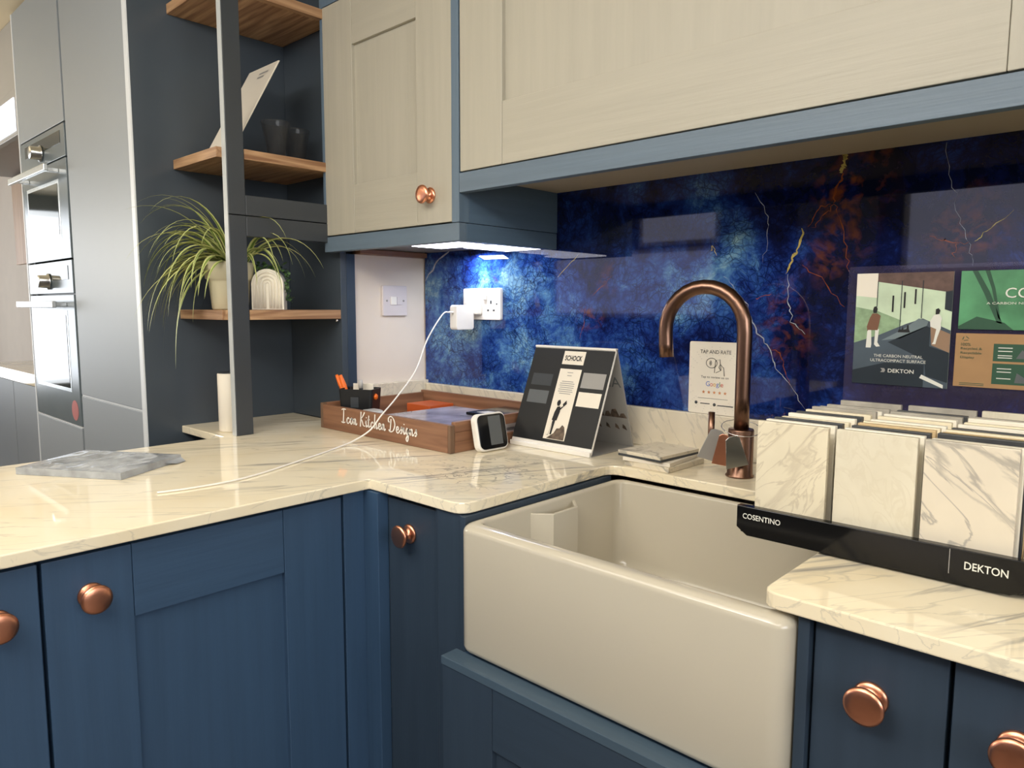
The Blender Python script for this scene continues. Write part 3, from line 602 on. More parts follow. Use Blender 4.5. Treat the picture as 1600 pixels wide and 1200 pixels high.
TX, TYY = 1.083, -.150
tp = thing('mixer_tap', 'brushed bronze swan neck mixer tap standing behind the sink', 'tap', (TX, TYY, .9))
bb = MB(); bb.lathe([(.026, 0), (.026, .003), (.0235, .005), (.0235, .088), (.0225, .0905), (.0145, .0905)], (TX, TYY, .9003), n=36); obj('body', bb, M['bronze'], tp)
dirx, diry = -.985, -.17
pts = [(TX, TYY, .985), (TX, TYY, 1.05), (TX, TYY, 1.12), (TX, TYY, 1.17)]
Rr = .077
for k in range(1, 15):
    a = PI*k/14*1.02; d = Rr*(1-math.cos(a)); pts.append((TX+dirx*d, TYY+diry*d, 1.175+Rr*math.sin(a)*1.06))
e = pts[-1]; pts.append((e[0]-.001*dirx, e[1], e[2]-.025)); pts.append((e[0]-.003*dirx, e[1], e[2]-.05))
s_ = MB(); s_.tube(pts, .0138, n=24); obj('spout', s_, M['bronze'], tp)
lv = MB(); lv.tube([(TX-.0235, TYY, .945), (TX-.062, TYY-.012, .945)], .0115, n=20); obj('lever_hub', lv, M['bronze'], tp)
lv = MB(); lv.tube([(TX-.056, TYY-.010, .938), (TX-.056, TYY-.010, 1.018)], .0062, n=16); obj('lever', lv, M['bronze'], tp)
ck = thing('finish_sample_ring', 'wire ring with shiny metal finish chips hanging round the tap body', 'sample ring', (TX-.02, TYY-.03, .93))
rg = MB(); rp = [(TX+.036*math.cos(a), TYY+.036*math.sin(a), .992-.010*math.cos(a-2.3-PI)) for a in [2*PI*k/30 for k in range(31)]]; rg.tube(rp, .0009, n=6); obj('ring', rg, M['chrome'], ck)
def chip(p, w, h, rz, tilt, m):
    b = MB(); b.M = Matrix.Translation(p) @ Matrix.Rotation(rz, 4, 'Z') @ Matrix.Rotation(tilt, 4, 'Y')
    b.prism([(-w/2, -h), (w/2, -h), (w*.62/2, -.004), (w*.3/2, 0), (-w*.3/2, 0), (-w*.62/2, -.004)], -.0012, .0012, 'xz', bev=.0004); obj('chip', b, m, ck)
chip((TX-.030, TYY-.0315, .989), .044, .060, .75, .30, M['silvergrey']); chip((TX-.011, TYY-.044, .984), .030, .058, .35, .12, M['copper']); chip((TX+.006, TYY-.0485, .983), .042, .058, .8, -.20, M['steelm'])

# ------------------------------------------------------------------ sockets, charger, cable
ss = thing('double_socket', 'white double plug socket on the blue splashback with a charger in it', 'socket', (.251, -.007, 1.182))
obj('plate', MB().rbox((.178, -.0165, 1.182), (.324, -.0072, 1.268), 1, .004, .001), M['white'], ss)
for x in (.236, .266): obj('rocker', MB().box((x-.007, -.0205, 1.236), (x+.007, -.0168, 1.26), .0012), M['white'], ss)
h = MB()
for hx, hz, w, hh in ((.288, 1.230, .0025, .0045), (.277, 1.208, .0035, .002), (.299, 1.208, .0035, .002)): h.box((hx-w, -.0172, hz-hh), (hx+w, -.0167, hz+hh), 0)
h.box((.308, -.0172, 1.223), (.312, -.0167, 1.227)); obj('pin_holes', h, M['darkgrey'], ss)
ch = thing('charger', 'square white laptop charger plugged into the left socket outlet', 'charger', (.23, -.06, 1.155))
obj('brick', MB().rbox((.216, -.102, 1.155), (.243, -.0375, 1.222), 0, .008, .0015), M['white'], ch)
pg = MB(); pg.box((.205, -.0372, 1.196), (.256, -.0171, 1.234), .004); obj('plug', pg, M['white'], ch)
cb = MB(); cb.tube([(.23, -.103, 1.203), (.230, -.118, 1.2025), (.228, -.14, 1.196), (.237, -.20, 1.133), (.272, -.27, 1.057), (.296, -.35, .998), (.31, -.405, .963), (.30, -.43, .930), (.29, -.47, .908), (.31, -.53, .9022), (.345, -.60, .9022), (.372, -.66, .9022), (.39, -.70, .9022), (.42, -.77, .9022), (.437, -.835, .9022), (.436, -.905, .9022), (.425, -.96, .9022)], .0019, n=8, sub=2)
cbo = obj('charging_cable', cb, M['white']); tag(cbo, 'thin white charging cable looping from the charger over the tray onto the marble', 'cable')
cbo['_o'] = tuple(cbo.location); pgm = MB(); pgm.box((.2265, -.117, 1.2005), (.2335, -.1025, 1.2055), .0015); obj('connector', pgm, M['white'], cbo)
sw = thing('fused_switch', 'white square fused switch on the narrow white wall', 'switch', (-.008, -.118, 1.234))
obj('plate', MB().rbox((-.0075, -.163, 1.191), (.001, -.077, 1.277), 0, .003, .001), M['white2'], sw)
obj('rocker', MB().box((.0012, -.137, 1.222), (.0045, -.117, 1.246), .001), M['white'], sw)
obj('fuse_holder', MB().box((.0012, -.114, 1.222), (.0028, -.098, 1.246), .0006), M['white2'], sw)
for y in (-.15, -.09):
    s = MB(); s.lathe([(.003, 0), (.003, .001)], (.0011, y, 1.234), (1, 0, 0), n=12); obj('screw', s, M['silvergrey'], sw)

# ------------------------------------------------------------------ tray and contents
ty = thing('desk_tray', 'brown wooden tray with white script lettering on its front, in the corner', 'tray', (.285, -.22, .9))
fz = .966
f = MB(); f.box((.041, -.393, .9005), (.529, -.381, fz-.004), .001); f.box((.030, -.3935, .9005), (.0405, -.3805, fz), .001, 1); f.box((.5295, -.3935, .9005), (.5385, -.3805, fz-.004), .001, 1); front = obj('front_board', f, [M['tray'], M['tray_joint']], ty)
obj('back_board', MB().box((.030, -.052, .9005), (.5385, -.040, fz+.006), .001), M['tray'], ty)
obj('end_board', MB().box((.030, -.380, .9005), (.042, -.0525, fz), .001), M['tray_y'], ty)
eb = MB(); eb.box((.5265, -.380, .9005), (.5385, -.0525, .925), .001); eb.box((.5265, -.380, .9455), (.5385, -.0525, fz+.002), .001); eb.box((.5265, -.380, .9253), (.5385, -.30, .9452), 0); eb.box((.5265, -.14, .9253), (.5385, -.0525, .9452), 0)
obj('end_board', eb, M['tray_y'], ty)
obj('base_board', MB().box((.0425, -.3805, .9005), (.526, -.0525, .906)), M['tray'], ty)
# script lettering
GL = {'I': (1.0, [[(.05, 2.0), (.45, 2.2), (.95, 2.15)], [(.52, 2.15), (.45, 1.1), (.35, .1)], [(-.05, .12), (.35, 0), (.8, .15)]]),
 'c': (.72, [[(.6, .72), (.45, .95), (.2, .7), (.15, .3), (.3, .02), (.55, .12), (.75, .4)]]),
 'o': (.78, [[(.42, .95), (.17, .65), (.2, .12), (.4, .02), (.6, .4), (.52, .85), (.42, .95), (.55, .72), (.82, .8)]]),
 'n': (.78, [[(.12, .92), (.14, 0)], [(.13, .5), (.3, .9), (.46, .82), (.46, .15), (.6, .03), (.78, .3)]]),
 'K': (1.12, [[(.32, 2.2), (.24, 1.1), (.12, -.1)], [(1.05, 2.2), (.62, 1.5), (.24, 1.1)], [(.28, 1.12), (.55, .7), (.75, .15), (1.1, .1)]]),
 'i': (.48, [[(.05, .5), (.2, .92), (.19, .2), (.3, .02), (.48, .3)], [(.24, 1.35), (.28, 1.5)]]),
 't': (.54, [[(.28, 1.8), (.2, .9), (.2, .2), (.32, .02), (.54, .3)], [(.0, 1.1), (.5, 1.22)]]),
 'h': (.78, [[(.24, 2.15), (.16, 1.0), (.12, 0)], [(.14, .5), (.33, .9), (.48, .75), (.46, .15), (.6, .03), (.78, .3)]]),
 'e': (.7, [[(.14, .4), (.48, .58), (.45, .92), (.25, .88), (.12, .42), (.3, .02), (.52, .1), (.72, .4)]]),
 'D': (1.35, [[(.5, 1.9), (.42, 1.0), (.3, .15)], [(.05, .3), (.3, .02), (.85, .2), (1.2, 1.1), (.95, 1.95), (.45, 2.25), (.05, 1.95), (.02, 1.5), (.25, 1.4)]]),
 's': (.58, [[(.05, .35), (.3, .7), (.38, .98), (.42, .45), (.3, .03), (.12, .1)], [(.4, .2), (.58, .4)]]),
 'g': (.74, [[(.52, .82), (.28, .92), (.13, .42), (.3, .06), (.5, .5), (.54, .9), (.5, -.4), (.3, -.95), (.12, -.6), (.4, -.1), (.74, .35)]]), ' ': (.55, [])}
def script(s, x0, z0, sx, sz, y, w):
    mb = MB(); x = 0; k = 0
    for chh in s:
        adv, st = GL[chh]
        for P in st:
            V = [Vector((p[0]+x, p[1])) for p in P]; Q = []
            for i in range(len(V)-1):
                a, b, c, d = V[max(i-1, 0)], V[i], V[i+1], V[min(i+2, len(V)-1)]
                for k in range(6):
                    t = k/6; Q.append(.5*((2*b)+(c-a)*t+(2*a-5*b+4*c-d)*t*t+(3*b-a-3*c+d)*t**3))
            Q.append(V[-1]); Q = [Vector((x0+q.x*sx, z0+q.y*sz)) for q in Q]
            T = []
            for i in range(len(Q)):
                d = (Q[min(i+1, len(Q)-1)]-Q[max(i-1, 0)]).normalized(); n = Vector((-d.y, d.x))
                T.append(n*w*(1.25 if abs(d.y) > .75 else .85))
            k += 1; yy = y - .00006*k
            L_ = [mb.bm.verts.new((q.x-t_.x, yy, q.y-t_.y)) for q, t_ in zip(Q, T)]; R_ = [mb.bm.verts.new((q.x+t_.x, yy, q.y+t_.y)) for q, t_ in zip(Q, T)]
            for i in range(len(Q)-1): mb.bm.faces.new([L_[i], L_[i+1], R_[i+1], R_[i]])
        x += adv
    return mb
obj('lettering', script('Icon Kitchen Designs', .128, .9245, .0204, .0162, -.3938, .0016), M['white'], front)
org = thing('pencil_pot', 'black tapered desk organiser standing in the left front of the wooden tray', 'pencil pot', (.11, -.33, .906))
t = MB(); o_ = []
def ringbox(cx, cy, hx, hy, r, z, n=5):
    out = []
    for sx, sy, a0 in ((1, 1, 0), (-1, 1, PI/2), (-1, -1, PI), (1, -1, 1.5*PI)):
        for k in range(n+1):
            a = a0+PI/2*k/n; out.append((cx+sx*(hx-r)+r*math.cos(a), cy+sy*(hy-r)+r*math.sin(a), z))
    return out
def loft(mb, rings, mi=0, cap0=True, cap1=True):
    t = bmesh.new(); R = [[t.verts.new(p) for p in r] for r in rings]; n = len(R[0])
    for i in range(len(R)-1):
        for k in range(n): t.faces.new([R[i][k], R[i][(k+1) % n], R[i+1][(k+1) % n], R[i+1][k]])
    if cap0: t.faces.new(R[0][::-1])
    if cap1: t.faces.new(R[-1])
    bmesh.ops.recalc_face_normals(t, faces=t.faces[:]); mb._add(t, mi, False)
mrot = Matrix.Translation((.112, -.325, 0)) @ Matrix.Rotation(.55, 4, 'Z')
t.M = mrot
loft(t, [ringbox(0, 0, .040, .030, .008, .9065), ringbox(0, 0, .047, .034, .008, 1.005), ringbox(0, 0, .044, .031, .007, 1.005), ringbox(0, 0, .039, .028, .006, .93)])
pb = obj('cup', t, M['matt_black'], org)
lb = MB(); lb.M = mrot; lb.box((-.012, -.0345, .958), (.010, -.0332, .985)); obj('front_label', lb, M['darkgrey'], org)
ob = MB(); ob.M = mrot; ob.lathe([(.008, 0), (.008, .004), (.005, .007), (.0005, .0075)], (.0455, -.012, .985), (1, 0, 0), n=16); obj('side_button', ob, M['orange'], org)
pc = thing('pliers', 'orange handled pliers sticking up from the black pencil pot', 'pliers', (.082, -.335, .935))
for k, (dx, dz) in enumerate(((-.020, 0), (-.006, .001))):
    hnd = MB(); hnd.tube([(.082, -.336, .937), (.075+dx*.4, -.340, .985), (.070+dx, -.343, 1.012), (.062+dx*1.3, -.346, 1.036+dz)], [.004, .0065, .007, .004], n=10, sub=1); obj('handle', hnd, M['orange'], pc)
cd = MB(); cd.M = mrot; cd.box((-.022, .006, .9325), (.034, .010, 1.0165), .0005); tag(obj('note_card', cd, M['offwhite']), 'white note cards standing in the black pencil pot', 'card')
mk = thing('marker_pen', 'silver capped marker pen standing in the black pencil pot', 'pen', (.135, -.325, .935))
mm = MB(); mm.tube([(.128, -.330, .935), (.1255, -.332, 1.006)], .0055, n=12); obj('barrel', mm, M['matt_black'], mk)
mm = MB(); mm.tube([(.1255, -.332, 1.0062), (.1245, -.3328, 1.028)], .0058, n=12); obj('cap', mm, M['greyp'], mk)
mo = MB(); mo.rbox((.175, -.372, .9065), (.232, -.335, .961), 1, .016, .004); tag(obj('tape_dispenser', mo, M['greyp']), 'pale grey rounded desk gadget beside the black pencil pot in the tray', 'desk gadget')
tag(obj('orange_box', MB().box((.085, -.150, .9065), (.185, -.062, .947), .002), M['terracotta']), 'flat orange box lying in the back left of the wooden tray', 'box')
mg = [((.245, -.376, .9065), (.515, -.085, .926), 'page_dark', 'thick dark magazine at the bottom of the tray pile', .0), ((.25, -.372, .9265), (.50, -.095, .944), 'paper', 'white paged catalogue in the middle of the tray pile', .02), ((.255, -.366, .9445), (.49, -.13, .953), 'page_blue', 'glossy lilac magazine on top of the tray pile', -.03)]
for a, b, mm_, lb_, rz in mg:
    r = thing('magazine', lb_, 'magazine', ((a[0]+b[0])/2, (a[1]+b[1])/2, a[2]), 'magazines in the wooden tray')
    c = Vector(((a[0]+b[0])/2, (a[1]+b[1])/2, 0)); X = Matrix.Translation(c) @ Matrix.Rotation(rz, 4, 'Z') @ Matrix.Translation(-c)
    p = MB(); p.M = X; p.box((a[0]+.001, a[1]+.001, a[2]), (b[0]-.001, b[1]-.001, b[2]-.0012)); obj('pages', p, M['paper'], r)
    p = MB(); p.M = X; p.box((a[0], a[1], b[2]-.0011), (b[0], b[1], b[2]-.0002)); obj('cover', p, M[mm_], r)
gl = thing('leaflet', 'black folded leaflet with a pale corner at the back right of the tray pile', 'leaflet', (.45, -.13, .953))
gm = MB(); gm.box((.398, -.215, .9534), (.505, -.075, .960), .0008); lc = obj('cover', gm, M['black'], gl)
gm = MB(); gm.quad([(.42, -.20, .9604), (.47, -.20, .9604), (.46, -.165, .9604), (.43, -.17, .9604)]); obj('pale_panel', gm, M['paper'], lc)

# ------------------------------------------------------------------ smart display
hv = thing('smart_thermostat', 'white square smart thermostat with black glass face, leaning on the tray end', 'thermostat', (.566, -.295, .9))
LM = Matrix.Translation((.5745, -.300, .9005)) @ Matrix.Rotation(-.06, 4, 'Z') @ Matrix.Rotation(-.22, 4, 'Y')
t = MB(); t.M = LM; t.rbox((-.010, -.044, .0), (.008, .044, .084), 0, .016, .003); obj('housing', t, M['white'], hv)
t = MB(); t.M = LM; t.rbox((.0082, -.040, .004), (.0100, .040, .080), 0, .013, .0006); fcg = obj('glass_face', t, M['black'], hv)
t = MB(); t.M = LM; t.box((.0101, -.010, .012), (.0103, .026, .076)); obj('reflection_band', t, M['midgrey'], hv)  # grey reflection band painted onto the black glass

# ------------------------------------------------------------------ easel flip chart of sink colours
ez = thing('sample_easel', 'black and white tent shaped sample chart standing left of the sink', 'display stand', (.66, -.13, .9))
X0, X1 = .548, .779
A = Vector((0, -.212, .905)); Bq = Vector((0, -.124, 1.124)); up = (Bq-A).normalized(); nrm = Vector((0, -up.z, up.y))
def EP(u, v, n=0): return Vector((X0+(X1-X0)*u, 0, 0)) + A + (Bq-A)*v + nrm*n
def slanted(mb, u0, u1, v0, v1, n0, n1, mi=0):
    a = [EP(u0, v0, n0), EP(u1, v0, n0), EP(u1, v1, n0), EP(u0, v1, n0)]; b = [EP(u0, v0, n1), EP(u1, v0, n1), EP(u1, v1, n1), EP(u0, v1, n1)]
    for q in ([a[3], a[2], a[1], a[0]], b, [a[0], a[1], b[1], b[0]], [a[1], a[2], b[2], b[1]], [a[2], a[3], b[3], b[2]], [a[3], a[0], b[0], b[3]]): mb.quad(q, mi)
t = MB(); slanted(t, 0, 1, -.02, 1.0, -.004, 0); obj('front_board', t, M['white'], ez)
t = MB(); slanted(t, .004, .994, .055, .985, .0003, .002); fp = obj('front_page', t, M['matt_black'], ez)
t = MB(); t.box((X0, -.235+.018, .9003), (X1, -.2085, .911), .0015); obj('foot_rail', t, M['white'], ez)
t = MB(); t.box((X0, -.208, .9003), (X1, -.046, .9018)); obj('base_flap', t, M['silvergrey'], ez)
t = MB(); t.prism([(-.054, .902), (-.050, .902), (-.1195, 1.125), (-.1235, 1.125)], X0, X1, 'yz'); bk = obj('back_board', t, M['silvergrey'], ez)
t = MB(); t.box((X0, -.128, 1.1225), (X1, -.1175, 1.1275), .0015); obj('top_fold', t, M['white'], ez)
def patch(name, u0, u1, v0, v1, m, n=.0026):
    q = MB(); q.quad([EP(u0, v0, n), EP(u1, v0, n), EP(u1, v1, n), EP(u0, v1, n)]); return obj(name, q, m, fp)
patch('swatch', .07, .33, .60, .72, M['darkgrey']); patch('swatch', .07, .33, .42, .55, M['midgrey']); patch('swatch', .695, .965, .61, .76, M['silvergrey']); patch('swatch', .695, .965, .43, .57, M['offwhite'])
lp = patch('name_label', .40, .665, .83, .965, M['offwhite'])
pn = patch('info_strip', .40, .665, .085, .785, M['offwhite'])
def etext(s, name, par, m, u0, v0, w, h, n=.0030):
    return text(s, name, par, m, EP(u0, v0, n), (1, 0, 0), up, w, h, bold=.03)
etext('SCHOCK', 'lettering', lp, M['ink'], .425, .868, .049, .0125)
q = MB()
for v, u0, u1 in ((.745, .50, .57), (.715, .505, .56), (.655, .46, .60), (.635, .44, .62), (.615, .44, .62), (.595, .45, .62), (.575, .44, .61), (.555, .44, .62), (.535, .46, .60)):
    q.quad([EP(u0, v, .003), EP(u1, v, .003), EP(u1, v+.007, .003), EP(u0, v+.007, .003)])
obj('small_print', q, M['silvergrey'], pn)
q = MB()
def poly(mb, pts, n, mi): mb.quad([EP(u, v, n) for u, v in pts], mi)
poly(q, [(.425, .125), (.455, .125), (.475, .36), (.515, .40), (.525, .35), (.50, .27), (.49, .13), (.47, .13), (.47, .25), (.45, .12)], .0030, 0)   # figure: legs and coat
poly(q, [(.455, .27), (.515, .27), (.53, .36), (.52, .41), (.485, .405), (.465, .35)], .0031, 0)
poly(q, [(.478, .415), (.505, .412), (.515, .445), (.50, .475), (.475, .465), (.468, .44)], .0031, 0)
poly(q, [(.515, .36), (.555, .405), (.548, .415), (.51, .385)], .0031, 0)
poly(q, [(.555, .405), (.59, .44), (.578, .475), (.543, .435)], .0032, 0)
poly(q, [(.44, .09), (.655, .09), (.652, .15), (.63, .215), (.60, .235), (.575, .20), (.54, .195), (.515, .145)], .0030, 1)
obj('figure_print', q, [M['ink'], M['rocks']], pn)
# printing on the inner side of the back board
def BP(x, v, n=.0006):
    a = Vector((x, -.054, .902)); b = Vector((x, -.1235, 1.125)); u_ = (b-a).normalized(); return a+(b-a)*v + Vector((0, -u_.z, u_.y))*n
q = MB()
for x0, zz, w, hgt in ((.66, .30, .03, .13), (.69, .30, .025, .10), (.715, .30, .02, .06), (.73, .30, .028, .09), (.755, .30, .022, .05)):
    q.quad([BP(x0, zz), BP(x0+w, zz), BP(x0+w*.7, zz+hgt), BP(x0+w*.3, zz+hgt*.9)])
for x0 in (.69, .715, .74, .76): q.quad([BP(x0, .19), BP(x0+.012, .17), BP(x0+.008, .215), BP(x0+.002, .235)])
obj('rock_print', q, M['rocks'], bk)
_u = (BP(.7, 1, 0)-BP(.7, 0, 0)).normalized()
text('MA', 'lettering', bk, M['midgrey'], BP(.722, .62, .0008), (1, 0, 0), _u, .053, .024)

# ------------------------------------------------------------------ tile stack beside the easel
st = [('lowest of the four loose stone samples stacked beside the tap', -.03, (.925, -.158), M['upstand'], .0105), ('third one down in the stack of four loose stone samples beside the tap', .07, (.918, -.158), M['offwhite'], .0075), ('dark grey edged sample second from the top of the stack beside the tap', -.06, (.912, -.160), M['darkgrey'], .0045), ('cream stone sample on top of the loose stack beside the tap', -.08, (.912, -.160), M['upstand'], .0065)]
z = .9004
for lb_, rz, (cx, cy), m_, th in st:
    b = MB(); b.M = Matrix.Translation((cx, cy, z)) @ Matrix.Rotation(rz, 4, 'Z'); b.box((-.052, -.066, 0), (.052, .066, th), .0006); z += th+.0002
    tag(obj('stone_sample', b, m_), lb_, 'stone sample', 'loose stone samples beside the tap')

# ------------------------------------------------------------------ tap and rate card
cdn = thing('review_card', 'white upright tap and rate review card leaning on the splashback behind the tap', 'card', (.95, -.012, .9895))
obj('card', MB().rbox((.893, -.0115, .9895), (1.004, -.0082, 1.1445), 1, .004, .0004), M['offwhite'], cdn)
YC = -.0119
def ctext(s, name, m, x, z, w, h): return text(s, name, cdn, m, (x, YC, z), (1, 0, 0), (0, 0, 1), w, h)
ctext('TAP AND RATE', 'heading', M['ink'], .919, 1.1195, .071, .0078)
ctext('Tap to review us on', 'caption', M['ink'], .922, 1.0655, .064, .0062)
ctext('G', 'lettering', M['gblue'], .934, 1.0495, .009, .0105); ctext('o', 'lettering', M['gred'], .944, 1.0495, .0062, .0068); ctext('o', 'lettering', M['gyel'], .951, 1.0495, .0062, .0068); ctext('g', 'lettering', M['gblue'], .958, 1.0468, .0062, .0095); ctext('l', 'lettering', M['ggreen'], .9655, 1.0495, .0014, .0105); ctext('e', 'lettering', M['gred'], .968, 1.0495, .0062, .0068)
q = MB()
for k in range(5):
    cx = .929+k*.0125; pts = [(cx+(.0042 if j % 2 == 0 else .0018)*math.sin(2*PI*j/10), YC, 1.0365+(.0042 if j % 2 == 0 else .0018)*math.cos(2*PI*j/10)) for j in range(10)]
    q.quad(pts[::-1])
obj('stars', q, M['gold_star'], cdn)
q = MB(); q.tube([(.946+.0125*math.cos(a), YC, 1.0995+.0105*math.sin(a)) for a in [2*PI*k/24 for k in range(25)]], .0006, n=5)
for r_ in (.003, .005, .007): q.tube([(.939+r_*math.cos(a), YC, 1.0995+r_*math.sin(a)) for a in [-.9+1.8*k/8 for k in range(9)]], .0005, n=5)
q.tube([(.953, YC, 1.079), (.955, YC, 1.105), (.965, YC, 1.108), (.968, YC, 1.085), (.956, YC, 1.079)], .0006, n=5)
q.tube([(.976, YC, 1.073), (.974, YC, 1.09), (.966, YC, 1.098), (.963, YC, 1.091), (.967, YC, 1.085)], .0007, n=5)
obj('tap_icon', q, M['ink'], cdn)
q = MB(); q.box((.916, YC, 1.0228), (.985, YC+.0003, 1.0235)); q.box((.922, YC, 1.0105), (.944, YC+.0003, 1.0125)); q.box((.962, YC, 1.0085), (.998, YC+.0003, 1.0105)); q.lathe([(.0035, 0), (.0035, .0002)], (.912, YC+.0002, 1.0125), (0, -1, 0), n=14); q.lathe([(.0035, 0), (.0035, .0002)], (.955, YC+.0002, 1.0105), (0, -1, 0), n=14)
obj('small_print', q, M['darkgrey'], cdn)
q = MB()
for r_ in (.058, .064, .070, .076):
    for k in range(26):
        a = 2*PI*k/26; x, zz = .955+r_*math.cos(a), 1.062+r_*.95*math.sin(a)
        if .896 < x < 1.001 and .993 < zz < 1.141: q.box((x-.0012, YC, zz-.0002), (x+.0012, YC+.0003, zz+.0002))
obj('ripple_dots', q, M['silvergrey'], cdn)

# ------------------------------------------------------------------ stone sample rack
rk = thing('sample_rack', 'black display rack holding three rows of upright stone samples, right of the tap', 'display rack', (1.41, -.28, .9))
rb = MB(); rb.box((1.243, -.480, .9035), (1.585, -.072, .912), .001); rb.box((1.2445, -.479, .9123), (1.2475, -.074, .935), .0005); rb.box((1.579, -.479, .9123), (1.582, -.074, .935), .0005)
obj('base_tray', rb, M['matt_black'], rk)
rb = MB(); rb.box((1.38, -.40, .9003), (1.40, -.14, .9033)); rb.box((1.50, -.40, .9003), (1.52, -.14, .9033)); obj('foot', rb, M['matt_black'], rk)
lip = MB(); lip.prism([(1.258, .9035), (1.562, .9035), (1.585, .914), (1.585, .9445), (1.243, .9445), (1.243, .914)], -.493, -.4805, 'xz', bev=.001); lp_ = obj('front_lip', lip, M['black'], rk)
text('COSENTINO', 'lettering', lp_, M['white_p'], (1.252, -.4936, .9275), (1, 0, 0), (0, 0, 1), .053, .0075, bold=.012)
text('DEKTON', 'lettering', lp_, M['white_p'], (1.518, -.4936, .9225), (1, 0, 0), (0, 0, 1), .042, .0092, bold=.012)
obj('divider_line', MB().box((1.5025, -.4938, .914), (1.5033, -.4934, .943)), M['silvergrey'], lp_)
PY = -.0795
ac = MB(); ac.rbox((1.239, PY, .9125), (1.700, PY+.004, 1.289), 1, .004, .0005); obj('acrylic_panel', ac, M['acrylic'], rk)
def poster(name, x0, x1, z0, z1, m):
    q = MB(); q.box((x0, PY-.0012, z0), (x1, PY-.0004, z1)); return obj(name, q, m, rk)
def mk_poly(x0, x1, z0, z1):
    def f(mb, pts, mi, k=1): mb.quad([(x0+(x1-x0)*u, PY-.0012-.0002*k, z0+(z1-z0)*v) for u, v in pts], mi)
    return f
p1 = poster('poster', 1.254, 1.402, 1.086, 1.2765, M['sky'])
F = mk_poly(1.254, 1.402, 1.086, 1.2765); q = MB()
F(q, [(0, .36), (.45, .44), (.5, .58), (.25, .66), (0, .70)], 0, 1)
F(q, [(0, .80), (.23, .78), (.23, 1), (0, 1)], 11, 1); F(q, [(.23, .925), (.93, .83), (.93, .68), (1, .66), (1, 1), (.23, 1)], 2, 1); F(q, [(.93, .68), (1, .66), (1, .84), (.93, .83)], 4, 2)
F(q, [(0, .37), (.28, .45), (.55, .55), (.72, .60), (1, .50), (1, 0), (0, 0)], 3, 2)
F(q, [(.30, .40), (.52, .50), (.68, .60), (.78, .58), (.76, .53), (.50, .42)], 5, 3)
F(q, [(.37, .385), (.76, .535), (.80, .52), (.80, .36), (1, .31), (1, .05), (.78, .10), (.76, .24)], 4, 3); F(q, [(.80, .54), (1, .47), (1, .31), (.82, .37)], 6, 4)
F(q, [(0, 0), (.76, 0), (.76, .2), (.35, .2), (0, .12)], 4, 3); F(q, [(.72, .08), (.96, -.0), (.96, .03), (.74, .11)], 7, 4)
for u, v0 in ((.23, .70), (.485, .5), (.70, .6)): F(q, [(u, v0), (u+.008, v0), (u+.008, .93), (u, .93)], 4, 4)
for u, v0, v1 in ((.395, .655, .80), (.515, .69, .83), (.625, .725, .855)): F(q, [(u, v0), (u+.018, v0), (u+.018, v1), (u, v1)], 8, 4)
F(q, [(.47, .475), (.60, .475), (.585, .505), (.58, .54), (.565, .54), (.56, .505), (.53, .50), (.52, .53), (.51, .50), (.48, .50)], 8, 4)
# two small printed figures
F(q, [(.135, .33), (.19, .33), (.195, .36), (.185, .5), (.23, .5), (.225, .36), (.25, .34), (.29, .345), (.26, .38), (.27, .5), (.145, .5)], 9, 4)
F(q, [(.155, .49), (.255, .49), (.27, .56), (.28, .62), (.245, .64), (.19, .64), (.165, .60), (.135, .52), (.145, .48)], 10, 5); F(q, [(.20, .645), (.235, .645), (.245, .68), (.23, .705), (.205, .70), (.195, .67)], 8, 6)
F(q, [(.80, .53), (.86, .51), (.84, .40), (.825, .38), (.86, .38), (.875, .44), (.905, .52), (.90, .56), (.91, .60), (.88, .64), (.83, .63), (.795, .58)], 9, 5); F(q, [(.845, .635), (.88, .64), (.89, .67), (.87, .69), (.845, .68)], 8, 6)
obj('picture_print', q, [M['foliage'], M['tan_p'], M['brown_p'], M['slate'], M['slate_d'], M['slate_l'], M['tan_p'], M['white_p'], M['ink'], M['white_p'], M['skin_p'], M['offwhite']], p1)
YP = PY-.0030
text('THE CARBON NEUTRAL', 'lettering', p1, M['white_p'], (1.288, YP, 1.1335), (1, 0, 0), (0, 0, 1), .076, .0048); text('ULTRACOMPACT SURFACE', 'lettering', p1, M['white_p'], (1.283, YP, 1.1255), (1, 0, 0), (0, 0, 1), .086, .0048)
text('DEKTON', 'lettering', p1, M['white_p'], (1.312, YP, 1.1075), (1, 0, 0), (0, 0, 1), .040, .0066, bold=.012)
q = MB(); q.quad([(1.300, YP, 1.1075), (1.306, YP, 1.1075), (1.308, YP, 1.111), (1.306, YP, 1.1145), (1.300, YP, 1.1145), (1.303, YP, 1.111)]); obj('logo_mark', q, M['silvergrey'], p1)
p2_ = poster('poster', 1.412, 1.66, 1.184, 1.2765, M['mgreen'])
F = mk_poly(1.412, 1.66, 1.184, 1.2765); q = MB()
F(q, [(.06, 1), (.09, 1), (.16, .65), (.24, .1), (.21, .12), (.13, .62)], 0, 1); F(q, [(.13, 1), (.155, 1), (.19, .7), (.23, .15), (.215, .2), (.17, .7)], 0, 1); F(q, [(0, .05), (.1, .22), (.25, .12), (.3, 0), (0, 0)], 0, 1)
obj('picture_print', q, [M['dgreen']], p2_)
text('CO', 'lettering', p2_, M['white_p'], (1.473, YP, 1.2335), (1, 0, 0), (0, 0, 1), .033, .0155); text('A CARBON NEUTRAL', 'lettering', p2_, M['white_p'], (1.449, YP, 1.2235), (1, 0, 0), (0, 0, 1), .075, .0036)
p3 = poster('poster', 1.410, 1.66, 1.092, 1.1775, M['kraft'])
